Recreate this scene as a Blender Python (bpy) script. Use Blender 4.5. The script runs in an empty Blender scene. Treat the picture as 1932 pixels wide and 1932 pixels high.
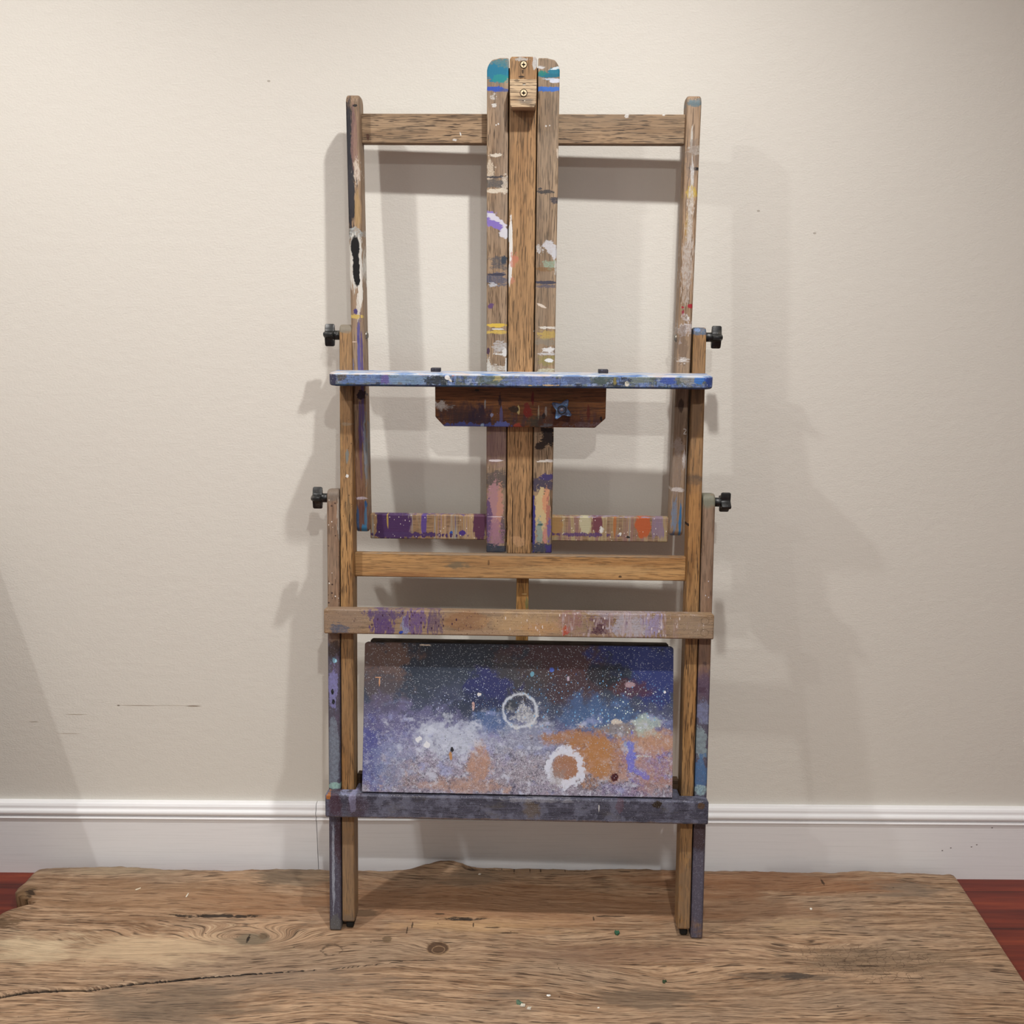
import bpy, bmesh, math, random
import numpy as np
from mathutils import Vector, Matrix

# ------------------------------------------------------------------ camera
S = bpy.context.scene
F_PX, CX = 1786.0, 966.0
PITCH, ROLL, DIST = math.radians(13.0), .0072, 1.9
CAM = Vector((0, -DIST, .669 * DIST))
_fw = Vector((0, math.cos(PITCH), -math.sin(PITCH)))
_u0 = Vector((0, math.sin(PITCH), math.cos(PITCH)))
_r0 = Vector((1, 0, 0))
RIGHT = math.cos(ROLL) * _r0 + math.sin(ROLL) * _u0
UP = math.cos(ROLL) * _u0 - math.sin(ROLL) * _r0
cam_data = bpy.data.cameras.new('camera')
cam_data.sensor_width = 36
cam_data.lens = 36 * F_PX / 1932
cam_data.clip_start = .02
cam = bpy.data.objects.new('camera', cam_data)
S.collection.objects.link(cam)
cm = Matrix.Identity(4)
for i in range(3):
    cm[i][0], cm[i][1], cm[i][2], cm[i][3] = RIGHT[i], UP[i], -_fw[i], CAM[i]
cam.matrix_world = cm
S.camera = cam

# ------------------------------------------------------------------ world, exposure, lamps
S.view_settings.view_transform = 'Standard'
S.view_settings.look = 'None'
S.view_settings.gamma = 1
S.view_settings.use_curve_mapping = False
S.view_settings.exposure = 0.0
world = bpy.data.worlds.new('room_ambience')
S.world = world
world.use_nodes = True
world.node_tree.nodes['Background'].inputs[0].default_value = (1.0, .985, .965, 1)
world.node_tree.nodes['Background'].inputs[1].default_value = .36

CEIL = 2.44
# (x, y, watts, cone degrees): recessed ceiling downlights; the last is added for the left-edge shadow
LAMPS = [(.22, -.84, 80, 160), (-1.03, -.81, 72, 160), (.27, -2.35, 125, 165), (-2.34, -2.35, 100, 165)]
LAMP_COL = (1.0, .985, .955)
LAMP_RADIUS = .028

C = S.collection


# ------------------------------------------------------------------ helpers
def ray(px, py):
    return _fw + RIGHT * ((px - CX) / F_PX) - UP * ((py - CX) / F_PX)


class Frame:
    """a rigid frame: x to the right, y into the wall, z up along the timber"""
    def __init__(s, o, yaw, lean):
        s.o = Vector(o)
        cy, sy = math.cos(yaw), math.sin(yaw)
        s.x = Vector((cy, sy, 0))
        yb = Vector((-sy, cy, 0))
        s.z = math.cos(lean) * Vector((0, 0, 1)) + math.sin(lean) * yb
        s.y = math.cos(lean) * yb - math.sin(lean) * Vector((0, 0, 1))

    def w(s, x, y, z):
        return s.o + x * s.x + y * s.y + z * s.z

    def mat(s):
        m = Matrix.Identity(4)
        for i in range(3):
            m[i][0], m[i][1], m[i][2], m[i][3] = s.x[i], s.y[i], s.z[i], s.o[i]
        return m

    def at(s, px, py, dy=0.0):
        """point of the plane y = dy of this frame that the photo shows at a pixel"""
        d = ray(px, py)
        o = s.o + dy * s.y
        t = (o - CAM).dot(s.y) / d.dot(s.y)
        v = CAM + d * t - s.o
        return v.dot(s.x), v.dot(s.z)


def ground(px, py, z):
    d = ray(px, py)
    t = (z - CAM.z) / d.z
    p = CAM + d * t
    return p.x, p.y


def lin(c):
    return tuple(((v / 255) / 12.92 if v / 255 <= .04045 else ((v / 255 + .055) / 1.055) ** 2.4) for v in c) + (1,)


def prop(o, **k):
    for a, b in k.items():
        o[a] = b
    return o


def link(name, me, mat, parent=None, basis=None):
    o = bpy.data.objects.new(name, me)
    C.objects.link(o)
    if mat:
        me.materials.append(mat)
    if parent:
        o.parent = parent
    if basis is not None:
        o.matrix_basis = basis
    return o


def to_obj(name, bm, mat, parent=None, basis=None, bevel=0, seg=2, smooth=False):
    bmesh.ops.recalc_face_normals(bm, faces=bm.faces)
    me = bpy.data.meshes.new(name)
    bm.to_mesh(me)
    bm.free()
    o = link(name, me, mat, parent, basis)
    if bevel:
        b = o.modifiers.new('edge', 'BEVEL')
        b.width = bevel
        b.segments = seg
        b.limit_method = 'ANGLE'
        b.angle_limit = math.radians(35)
    if smooth or bevel:
        for p in me.polygons:
            p.use_smooth = True
        if bevel:
            me.set_sharp_from_angle(angle=math.radians(40)) if hasattr(me, 'set_sharp_from_angle') else None
    return o


def prism(bm, prof, axis, a, b):
    """extrude a closed 2-D profile along an axis: axis 'x' profile is (y,z), 'y' is (x,z), 'z' is (x,y)"""
    def P(u, v, t):
        return {'x': (t, u, v), 'y': (u, t, v), 'z': (u, v, t)}[axis]
    A = [bm.verts.new(P(u, v, a)) for u, v in prof]
    B = [bm.verts.new(P(u, v, b)) for u, v in prof]
    n = len(prof)
    bm.faces.new(A)
    bm.faces.new(B[::-1])
    for i in range(n):
        bm.faces.new([A[i], B[i], B[(i + 1) % n], A[(i + 1) % n]])


def box(bm, x0, x1, y0, y1, z0, z1):
    prism(bm, [(y0, z0), (y1, z0), (y1, z1), (y0, z1)], 'x', x0, x1)


def arc(cx, cy, r, a0, a1, n=6):
    return [(cx + r * math.cos(math.radians(a0 + (a1 - a0) * i / n)),
             cy + r * math.sin(math.radians(a0 + (a1 - a0) * i / n))) for i in range(n + 1)]


def lathe(bm, prof, axis_o, axis, n=24):
    """revolve (radius, height) pairs about an axis direction through axis_o"""
    ax = Vector(axis).normalized()
    t = ax.orthogonal().normalized()
    b = ax.cross(t)
    o = Vector(axis_o)
    rings = []
    for r, h in prof:
        if r < 1e-6:
            rings.append([bm.verts.new(o + ax * h)])
        else:
            rings.append([bm.verts.new(o + ax * h + r * (math.cos(2 * math.pi * i / n) * t + math.sin(2 * math.pi * i / n) * b)) for i in range(n)])
    for A, B in zip(rings, rings[1:]):
        for i in range(n):
            j = (i + 1) % n
            if len(A) == 1 and len(B) == 1:
                continue
            if len(A) == 1:
                bm.faces.new([A[0], B[i], B[j]])
            elif len(B) == 1:
                bm.faces.new([A[i], A[j], B[0]])
            else:
                bm.faces.new([A[i], A[j], B[j], B[i]])


# ------------------------------------------------------------------ node toolkit
def mark_group(dry_on):
    g = bpy.data.node_groups.new('paint_mark', 'ShaderNodeTree')
    I = g.interface
    def inp(n, t, d=None):
        s = I.new_socket(n, in_out='INPUT', socket_type=t)
        if d is not None:
            s.default_value = d
    inp('Vector', 'NodeSocketVector')
    inp('Center', 'NodeSocketVector')
    inp('Inv', 'NodeSocketVector')
    inp('Noise', 'NodeSocketFloat', .5)
    inp('DryNoise', 'NodeSocketFloat', .5)
    inp('Rough', 'NodeSocketFloat', .5)
    inp('Soft', 'NodeSocketFloat', .1)
    inp('Dry', 'NodeSocketFloat', 0.)
    inp('Alpha', 'NodeSocketFloat', 1.)
    inp('Box', 'NodeSocketFloat', 0.)
    inp('Rot', 'NodeSocketFloat', 0.)
    I.new_socket('Fac', in_out='OUTPUT', socket_type='NodeSocketFloat')
    N, L = g.nodes, g.links
    gi, go = N.new('NodeGroupInput'), N.new('NodeGroupOutput')
    def vm(op, a, b=None):
        n = N.new('ShaderNodeVectorMath')
        n.operation = op
        L.new(a, n.inputs[0])
        if b is not None:
            L.new(b, n.inputs[1])
        return n
    def mt(op, a, b=None, c=None):
        n = N.new('ShaderNodeMath')
        n.operation = op
        for i, v in enumerate((a, b, c)):
            if v is None:
                continue
            if isinstance(v, (int, float)):
                n.inputs[i].default_value = v
            else:
                L.new(v, n.inputs[i])
        return n.outputs[0]
    sub = vm('SUBTRACT', gi.outputs['Vector'], gi.outputs['Center'])
    ro = N.new('ShaderNodeVectorRotate')
    ro.rotation_type = 'Y_AXIS'
    L.new(sub.outputs[0], ro.inputs['Vector'])
    L.new(gi.outputs['Rot'], ro.inputs['Angle'])
    d = vm('MULTIPLY', ro.outputs[0], gi.outputs['Inv'])
    ell = vm('LENGTH', d.outputs[0]).outputs['Value']
    ab = vm('ABSOLUTE', d.outputs[0])
    sx = N.new('ShaderNodeSeparateXYZ')
    L.new(ab.outputs[0], sx.inputs[0])
    bx = mt('MAXIMUM', mt('MAXIMUM', sx.outputs[0], sx.outputs[2]), sx.outputs[1])
    mx = N.new('ShaderNodeMix')
    L.new(gi.outputs['Box'], mx.inputs[0])
    L.new(ell, mx.inputs[2])
    L.new(bx, mx.inputs[3])
    nn = mt('MULTIPLY', mt('SUBTRACT', gi.outputs['Noise'], .5), 3.6)
    dist = mt('MULTIPLY_ADD', nn, gi.outputs['Rough'], mx.outputs[0])
    lo_, hi_ = mt('SUBTRACT', 1.0, gi.outputs['Soft']), mt('ADD', 1.0, gi.outputs['Soft'])
    mr = N.new('ShaderNodeMapRange')
    mr.interpolation_type = 'SMOOTHSTEP'
    L.new(dist, mr.inputs[0])
    L.new(lo_, mr.inputs[1])
    L.new(hi_, mr.inputs[2])
    mr.inputs[3].default_value = 1
    mr.inputs[4].default_value = 0
    if not dry_on:
        L.new(mt('MULTIPLY', mr.outputs[0], gi.outputs['Alpha']), go.inputs[0])
        return g
    cen_ = mt('SUBTRACT', gi.outputs['DryNoise'], .5)
    mr2 = N.new('ShaderNodeMapRange')
    L.new(cen_, mr2.inputs[0])
    mr2.inputs[1].default_value = -.06
    mr2.inputs[2].default_value = .06
    dry = mt('SUBTRACT', 1.0, mt('MULTIPLY', gi.outputs['Dry'], mr2.outputs[0]))
    L.new(mt('MULTIPLY', mt('MULTIPLY', mr.outputs[0], dry), gi.outputs['Alpha']), go.inputs[0])
    return g


MARK, MARKDRY = mark_group(False), mark_group(True)


class Mat:
    def __init__(s, name, rough=.6, spec=.3, metal=0.):
        s.m = bpy.data.materials.new(name)
        s.m.use_nodes = True
        s.N, s.L = s.m.node_tree.nodes, s.m.node_tree.links
        s.b = s.N['Principled BSDF']
        s.b.inputs['Roughness'].default_value = rough
        s.b.inputs['Specular IOR Level'].default_value = spec
        s.b.inputs['Metallic'].default_value = metal
        tc = s.N.new('ShaderNodeTexCoord')
        s.co = tc.outputs['Object']
        s.fields = {}

    def set(s, sock, v):
        if isinstance(v, bpy.types.NodeSocket):
            s.L.new(v, sock)
        else:
            sock.default_value = v

    def math(s, op, a, b=None, c=None, clamp=False):
        n = s.N.new('ShaderNodeMath')
        n.operation = op
        n.use_clamp = clamp
        for i, v in enumerate((a, b, c)):
            if v is not None:
                s.set(n.inputs[i], v)
        return n.outputs[0]

    def vec(s, v, mul=(1, 1, 1), add=(0, 0, 0)):
        n = s.N.new('ShaderNodeVectorMath')
        n.operation = 'MULTIPLY_ADD'
        s.L.new(v, n.inputs[0])
        n.inputs[1].default_value = mul
        n.inputs[2].default_value = add
        return n.outputs[0]

    def vadd(s, a, b):
        n = s.N.new('ShaderNodeVectorMath')
        n.operation = 'ADD'
        s.L.new(a, n.inputs[0])
        s.L.new(b, n.inputs[1])
        return n.outputs[0]

    def sep(s, v):
        n = s.N.new('ShaderNodeSeparateXYZ')
        s.L.new(v, n.inputs[0])
        return n.outputs

    def comb(s, x=0., y=0., z=0.):
        n = s.N.new('ShaderNodeCombineXYZ')
        for i, v in enumerate((x, y, z)):
            s.set(n.inputs[i], v)
        return n.outputs[0]

    def noise(s, v, scale=1., detail=4, rough=.55, dist=0., color=False):
        n = s.N.new('ShaderNodeTexNoise')
        s.L.new(v, n.inputs['Vector'])
        n.inputs['Scale'].default_value = scale
        n.inputs['Detail'].default_value = detail
        n.inputs['Roughness'].default_value = rough
        n.inputs['Distortion'].default_value = dist
        return n.outputs['Color' if color else 'Fac']

    def rng(s, v, a, b, c=0., d=1., smooth=True):
        n = s.N.new('ShaderNodeMapRange')
        if smooth:
            n.interpolation_type = 'SMOOTHSTEP'
        s.set(n.inputs[0], v)
        for i, q in enumerate((a, b, c, d)):
            s.set(n.inputs[i + 1], q)
        return n.outputs[0]

    def ramp(s, v, stops, interp='LINEAR'):
        n = s.N.new('ShaderNodeValToRGB')
        cr = n.color_ramp
        cr.interpolation = interp
        while len(cr.elements) < len(stops):
            cr.elements.new(.5)
        for e, (p, c) in zip(cr.elements, stops):
            e.position = p
        for e, (p, c) in zip(cr.elements, stops):
            e.color = lin(c)
        s.L.new(v, n.inputs[0])
        return n.outputs[0]

    def mix(s, f, a, b, mode='MIX'):
        n = s.N.new('ShaderNodeMix')
        n.data_type = 'RGBA'
        n.blend_type = mode
        s.set(n.inputs[0], f)
        s.set(n.inputs[6], a if not isinstance(a, tuple) or len(a) == 4 else lin(a))
        s.set(n.inputs[7], b if not isinstance(b, tuple) or len(b) == 4 else lin(b))
        return n.outputs[2]

    def specks(s, v, scale, radius, density, rand=1.):
        n = s.N.new('ShaderNodeTexVoronoi')
        n.inputs['Scale'].default_value = scale
        s.L.new(v, n.inputs['Vector'])
        q = s.sep(n.outputs['Color'])
        rad = s.math('MULTIPLY', s.math('MULTIPLY_ADD', q[1], .8, .3), radius)
        on = s.math('LESS_THAN', q[0], density)
        near = s.math('LESS_THAN', n.outputs['Distance'], rad)
        return s.math('MULTIPLY', on, near)

    def shared(s, ns, detail):
        """one noise field per scale, reused by every mark of that scale"""
        key = tuple(2.0 ** (round(2 * math.log2(max(q, .5))) / 2) for q in ns) if len(s.fields) < 8 else None
        if key is None:
            key = min(s.fields, key=lambda k: sum(abs(math.log2(a / max(b, .5))) for a, b in zip(k[0], ns)) + (0 if k[1] == detail else .5))
            return s.fields[key]
        if (key, detail) not in s.fields:
            k = len(s.fields)
            s.fields[(key, detail)] = s.noise(s.vec(s.co, key, (k * 1.7, k * 3.1, k * .9)), 1, detail, .7)
        return s.fields[(key, detail)]

    def mark(s, col, center, size, color, rough=.5, ns=60, soft=.12, dry=0., alpha=1., boxy=0., rot=0., axis_y=None):
        n = s.N.new('ShaderNodeGroup')
        n.node_tree = MARKDRY if dry > 0 else MARK
        v = s.co
        if isinstance(col, bpy.types.NodeSocket):
            # chain the marks one after another so that long paint lists stay cheap to evaluate
            q = s.N.new('ShaderNodeVectorMath')
            q.operation = 'MULTIPLY_ADD'
            s.L.new(col, q.inputs[0])
            q.inputs[1].default_value = (1e-8, 1e-8, 1e-8)
            s.L.new(s.co, q.inputs[2])
            v = q.outputs[0]
        s.L.new(v, n.inputs['Vector'])
        n.inputs['Center'].default_value = (center[0], 0, center[1]) if len(center) == 2 else center
        iv = (1 / size[0], 0, 1 / size[1]) if len(size) == 2 else tuple(0 if q == 0 else 1 / q for q in size)
        n.inputs['Inv'].default_value = iv
        ns = ns if isinstance(ns, tuple) else (ns, ns, ns)
        if rough > 0:
            s.L.new(s.shared(ns, 3), n.inputs['Noise'])
        if dry > 0:
            s.L.new(s.shared(tuple(q * 2.7 for q in ns), 2), n.inputs['DryNoise'])
        for k, q in (('Rough', rough), ('Soft', soft), ('Dry', dry), ('Alpha', alpha), ('Box', boxy), ('Rot', -rot)):
            n.inputs[k].default_value = q
        if color is None:
            return n.outputs[0]
        return s.mix(n.outputs[0], col, color)

    def bump(s, h, strength=.3, dist=.002):
        n = s.N.new('ShaderNodeBump')
        n.inputs['Strength'].default_value = strength
        n.inputs['Distance'].default_value = dist
        s.L.new(h, n.inputs['Height'])
        s.L.new(n.outputs[0], s.b.inputs['Normal'])

    def done(s, col):
        s.set(s.b.inputs['Base Color'], col if not (isinstance(col, tuple) and len(col) == 3) else lin(col))
        return s.m


def wood(m, axis, light, dark, pore, seed=0., grey=None, gamt=0., pores=.5, fine=1.):
    """oak: streaks and dark pores along an axis ('x' or 'z'); returns colour and height"""
    def tone(c, k=.91):
        g = sum(c) / 3
        return tuple((q + (g - q) * .10) * k for q in c)
    light, dark, pore = tone(light), tone(dark), tone(pore, .8)
    grey = tone(grey) if grey else None
    a = {'x': 0, 'y': 1, 'z': 2}[axis]
    def st(along, across):
        v = [across * fine] * 3
        v[a] = along
        return tuple(v)
    off = (seed * 3.7, seed * 1.9, seed * 5.3)
    big = m.noise(m.vec(m.co, st(3, 45), off), 1, 4, .6, .6)
    fin = m.noise(m.vec(m.co, st(14, 420), off), 1, 3, .6)
    por = m.noise(m.vec(m.co, st(32, 620), off), 1, 2, .5)
    col = m.mix(m.rng(big, .35, .68), light, dark)
    col = m.mix(m.math('MULTIPLY', m.rng(fin, .44, .72), .62), col, pore)
    pm = m.math('MULTIPLY', m.rng(por, .54, .62), min(1., pores * 1.35))
    col = m.mix(pm, col, pore)
    if grey:
        gn = m.noise(m.vec(m.co, st(5, 14), (off[1], off[2], off[0])), 1, 4, .6)
        col = m.mix(m.math('MULTIPLY', m.rng(gn, .35, .65), gamt), col, grey)
    h = m.math('SUBTRACT', fin, m.math('MULTIPLY', pm, .6))
    return col, h


LIGHTOAK, DARKOAK, PORE = (190, 146, 96), (150, 106, 62), (74, 50, 30)
GREYOAK, GREYDARK = (178, 150, 122), (134, 108, 84)

# ------------------------------------------------------------------ the room
# wall
w = Mat('wall_paint', .55, .25)
n1 = w.noise(w.vec(w.co, (230, 230, 330)), 1, 3, .55)
n2 = w.noise(w.vec(w.co, (40, 40, 60)), 1, 3, .5)
n3 = w.noise(w.co, 1.3, 3, .5)
wc = w.mix(w.math('MULTIPLY', n3, .35), (220, 217, 209), (214, 209, 200))
nick = wc
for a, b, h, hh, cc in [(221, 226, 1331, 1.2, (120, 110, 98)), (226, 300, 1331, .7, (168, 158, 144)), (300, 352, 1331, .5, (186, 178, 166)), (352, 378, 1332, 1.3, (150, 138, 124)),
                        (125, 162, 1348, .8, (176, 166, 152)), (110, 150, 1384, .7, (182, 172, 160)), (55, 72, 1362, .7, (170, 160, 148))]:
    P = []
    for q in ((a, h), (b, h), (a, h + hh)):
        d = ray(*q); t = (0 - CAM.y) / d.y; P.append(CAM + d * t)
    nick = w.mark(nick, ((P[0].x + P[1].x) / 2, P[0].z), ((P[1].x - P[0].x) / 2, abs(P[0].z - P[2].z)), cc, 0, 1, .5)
for q in [(507, 153), (1537, 440), (1431, 398)]:
    d = ray(*q); t = (0 - CAM.y) / d.y; p = CAM + d * t
    nick = w.mark(nick, (p.x, p.z), (.003, .0018), (176, 170, 160), 0, 300, .3)
w.bump(w.math('ADD', n1, w.math('MULTIPLY', n2, 1.2)), .32, .0016)
WALL = w.done(nick)
bm = bmesh.new()
box(bm, -2.6, 2.6, 0, .12, 0, CEIL)
prop(to_obj('wall_back', bm, WALL), kind='structure')
bm = bmesh.new()
box(bm, -2.72, -2.6, -4.2, .12, 0, CEIL)
prop(to_obj('wall_left', bm, WALL), kind='structure')
bm = bmesh.new()
box(bm, 2.6, 2.72, -4.2, .12, 0, CEIL)
prop(to_obj('wall_right', bm, WALL), kind='structure')
cmt = Mat('ceiling_paint', .8, .1)
bm = bmesh.new()
box(bm, -2.72, 2.72, -4.2, .12, CEIL, CEIL + .08)
prop(to_obj('ceiling', bm, cmt.done((236, 234, 228))), kind='structure')

# floor: red-brown strip flooring running along the wall
fm = Mat('cherry_flooring', .32, .4)
X = fm.sep(fm.co)
row = fm.math('FLOOR', fm.math('DIVIDE', X[1], .125))
rnd = fm.noise(fm.comb(0., row, 0.), 3.7, 0)
gn = fm.noise(fm.vadd(fm.vec(fm.co, (2.2, 34, 1)), fm.comb(row, 0., row)), 1, 5, .6, .8)
gf = fm.noise(fm.vec(fm.co, (9, 190, 1)), 1, 3, .6)
fc = fm.ramp(gn, [(.25, (44, 16, 12)), (.45, (96, 36, 24)), (.62, (122, 50, 30)), (.8, (156, 76, 42))])
fc = fm.mix(fm.math('MULTIPLY', fm.rng(gf, .5, .75), .5), fc, (60, 22, 16))
fc = fm.mix(fm.math('MULTIPLY', rnd, .3), fc, (120, 40, 26))
seam = fm.math('LESS_THAN', fm.math('ABSOLUTE', fm.math('SUBTRACT', fm.math('FRACT', fm.math('DIVIDE', X[1], .125)), .5)), .006)
fc = fm.mix(seam, fc, (36, 14, 10))
fm.bump(fm.math('SUBTRACT', gf, seam), .08, .001)
bm = bmesh.new()
box(bm, -2.72, 2.72, -4.2, .12, -.05, 0)
prop(to_obj('floor', bm, fm.done(fc)), kind='structure')

# baseboard: tall flat board with a rounded cap and a thin bead, in two lengths that meet left of the easel
bmat = Mat('baseboard_enamel', .38, .4)
bn = bmat.noise(bmat.vec(bmat.co, (6, 6, 320)), 1, 3, .6)
bl = bmat.noise(bmat.co, 38, 3, .5)
bmat.bump(bmat.math('ADD', bn, bl), .12, .001)
bc = bmat.mix(bmat.rng(bn, .45, .8), (238, 238, 240), (230, 230, 232))
for q in [(1778, 1605), (1794, 1600), (1833, 1598), (1843, 1594), (1872, 1562)]:
    d = ray(*q); t = (-.018 - CAM.y) / d.y; p = CAM + d * t
    bc = bmat.mark(bc, (p.x, p.z), (.0018, .0012), (96, 92, 90), 0, 300, .3)
BASEB = bmat.done(bc)
prof = [(0, 0), (-.018, 0), (-.018, .134), (-.0195, .1345), (-.0215, .1365), (-.0215, .1385), (-.0195, .1405), (-.016, .1415),
        (-.0165, .1435)] + arc(-.0155, .151, .0075, 250, 110, 6) + [(-.017, .160), (-.0165, .165), (-.014, .1695), (-.010, .1715), (0, .1715)]
bm = bmesh.new()
prism(bm, prof, 'x', -2.6, -.4275)
prism(bm, [(a * .985, b) for a, b in prof], 'x', -.4262, 2.6)
o = prop(to_obj('baseboard_back', bm, BASEB), kind='structure')


# ceiling downlights (the room's own lamps, plus one added far left to throw a shadow)
def downlight(i, x, y, watts, cone):
    r = bpy.data.objects.new('recessed_downlight', None)
    C.objects.link(r)
    r.location = (x, y, CEIL)
    prop(r, label='round white recessed ceiling downlight ' + ['nearest the easel', 'to the left of the easel', 'behind the camera', 'far to the left, behind the camera, added to throw the canvas shadow'][i],
         category='ceiling light')
    m = Mat('downlight_trim', .4, .4)
    bm = bmesh.new()
    lathe(bm, [(.045, -.001), (.075, -.001), (.078, -.004), (.074, -.007), (.05, -.010), (.045, -.008), (.045, -.001)], (0, 0, 0), (0, 0, 1), 32)
    to_obj('trim_ring', bm, m.done((240, 240, 238)), r, smooth=True)
    m2 = Mat('downlight_lens', .5, .2)
    m2.b.inputs['Emission Color'].default_value = LAMP_COL + (1,)
    m2.b.inputs['Emission Strength'].default_value = 1.5
    bm = bmesh.new()
    lathe(bm, [(0, -.003), (.0449, -.003), (.0449, -.001), (0, -.001)], (0, 0, 0), (0, 0, 1), 32)
    to_obj('lens', bm, m2.done((240, 238, 232)), r)
    L = bpy.data.lights.new('downlight_beam', 'SPOT')
    L.energy = watts
    L.color = LAMP_COL
    L.spot_size = math.radians(cone)
    L.spot_blend = 1.0
    L.shadow_soft_size = LAMP_RADIUS
    lo = bpy.data.objects.new('downlight_beam', L)
    C.objects.link(lo)
    lo.parent = r
    lo.location = (0, 0, -.045)


for i, a in enumerate(LAMPS):
    downlight(i, *a)

# ------------------------------------------------------------------ the wooden slab
T = .04
ZS = T
edge_px = [(75, 1630), (150, 1628.5), (232, 1627.5), (330, 1634), (430, 1636), (480, 1633.5), (560, 1633), (640, 1635), (740, 1636), (775, 1632), (800, 1626),
           (830, 1622.5), (855, 1623), (880, 1629), (905, 1631), (930, 1630), (960, 1631), (1000, 1631), (1050, 1632), (1075, 1634), (1110, 1634),
           (1145, 1631.5), (1200, 1632), (1260, 1634.5), (1330, 1636), (1430, 1637), (1500, 1639), (1575, 1639.5), (1620, 1636.5), (1700, 1640), (1795, 1643)]
bx, by = zip(*[ground(px, py, ZS) for px, py in edge_px])
left_px = [(75, 1630), (62, 1643), (47, 1660), (33, 1671), (28, 1680), (30, 1688), (40, 1693), (62, 1697), (66, 1700), (60, 1702), (40, 1706), (16, 1713), (0, 1720)]
lx, ly = zip(*[ground(px, py, ZS) for px, py in left_px])
ly, lx = ly[::-1], lx[::-1]
ly = (-.82, -.5, -.3) + ly
lx = (-1.02, -1.03, -1.036) + lx
crack_px = [(-80, 1890), (0, 1879), (30, 1874), (60, 1870), (110, 1867.5), (170, 1866), (210, 1860), (260, 1854), (330, 1848.5), (400, 1842), (470, 1837), (560, 1831),
            (640, 1826), (700, 1820), (760, 1814)]
kx, ky = zip(*[ground(px, py, ZS) for px, py in crack_px])
kw = [.0048, .0048, .0042, .0040, .0036, .0040, .0034, .0030, .0021, .0016, .0013, .0011, .0008, .0005, .0]
rs = np.random.RandomState(4)


def smooth_noise(x, n, seed, amp):
    r = np.random.RandomState(seed).uniform(-1, 1, n)
    return amp * np.interp(x, np.linspace(-1.1, 1.1, n), r)


def build_slab():
    NU, NV = 420, 330
    us = np.linspace(0, 1, NU)
    vs = np.concatenate([np.linspace(0, .06, 24), np.linspace(.06, 1, NV - 24 + 1)[1:]])
    NV = len(vs)
    X0 = -1.034 + us * (0.975 + 1.034)
    yb = np.interp(X0, bx, by) + smooth_noise(X0, 120, 1, .0018) + smooth_noise(X0, 330, 2, .0010)
    yf = -.80 + smooth_noise(X0, 60, 3, .01)
    V, U = np.meshgrid(vs, us, indexing='ij')
    Y = yb[None, :] + V * (yf - yb)[None, :]
    XL = np.interp(Y, ly, lx)
    XR = .973 + (Y + .046) * (.973 - .953) / .342 * 1.0
    Xg = XL + U * (XR - XL)
    # at the far left the outline is ruled by the end grain
    d_back = (yb[None, :] - Y)
    Z = np.full_like(Y, ZS)
    Z -= .010 * np.exp(-(d_back / .010) ** 1.2)
    dl = (Xg - XL)
    Z -= .006 * np.exp(-(dl / .006))
    Z -= .002 * np.exp(-((XR - Xg) / .003))
    # knotted lump on the back edge
    lump = np.exp(-(((Xg + .131) / .055) ** 2 + ((Y + .035) / .03) ** 2))
    Z += .010 * lump
    # knob of twisted grain at the left end
    ex, ey = ground(45, 1684, ZS)
    Z += .006 * np.exp(-(((Xg - ex) / .02) ** 2 + ((Y - ey) / .018) ** 2))
    hx, hy = ground(892, 1637, ZS)
    Z -= .016 * np.exp(-(((Xg - hx) / .016) ** 2 + ((Y - hy) / .008) ** 2) ** 1.5)
    hx, hy = ground(945, 1638, ZS)
    Z -= .009 * np.exp(-(((Xg - hx) / .02) ** 2 + ((Y - hy) / .004) ** 2) ** 1.5)
    # a long crack
    cy = np.interp(Xg, kx, ky)
    cw = np.interp(Xg, kx, kw)
    Z -= np.where(cw > 1e-5, .014 * np.clip(cw / .0042, .2, 1) * np.exp(-(np.abs(Y - cy) / np.maximum(cw, 1e-4)) ** 4), 0)
    # shallow checks
    for (a, b, py, dep) in [(323, 490, 1728, .005), (835, 910, 1733, .006)]:
        xa, yy = ground(a, py, ZS)
        xb, _ = ground(b, py, ZS)
        inside = np.clip((Xg - xa) / .02, 0, 1) * np.clip((xb - Xg) / .02, 0, 1)
        wob = smooth_noise(Xg, 260, 9, .002)
        Z -= dep * inside * np.exp(-(np.abs(Y - yy - wob) / .0024) ** 2)
    Z += .0012 * np.sin(Xg * 5 + 1) * np.sin(Y * 11)
    verts = np.stack([Xg, Y, Z], -1).reshape(-1, 3)
    idx = np.arange(NV * NU).reshape(NV, NU)
    f = np.stack([idx[:-1, :-1], idx[1:, :-1], idx[1:, 1:], idx[:-1, 1:]], -1).reshape(-1, 4)
    ring = np.concatenate([idx[0, :], idx[1:, -1], idx[-1, -2::-1], idx[-2:0:-1, 0]])
    low = verts[ring].copy()
    low[:, 2] = 0.0008
    # live edge leans outward a little under the back rim
    verts = np.concatenate([verts, low])
    n0 = NV * NU
    m = len(ring)
    li = n0 + np.arange(m)
    sides = np.stack([ring, np.roll(ring, -1), np.roll(li, -1), li], -1)
    faces = [tuple(int(i) for i in q) for q in f] + [tuple(int(i) for i in q) for q in sides] + [tuple(int(i) for i in li[::-1])]
    me = bpy.data.meshes.new('wood_slab')
    me.from_pydata([tuple(v) for v in verts], [], faces)
    b = bmesh.new()
    b.from_mesh(me)
    bmesh.ops.recalc_face_normals(b, faces=b.faces)
    b.to_mesh(me)
    b.free()
    for p in me.polygons:
        p.use_smooth = True
    me.set_sharp_from_angle(angle=math.radians(60))
    return me


def G(px, py):
    return ground(px, py, ZS)


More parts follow.
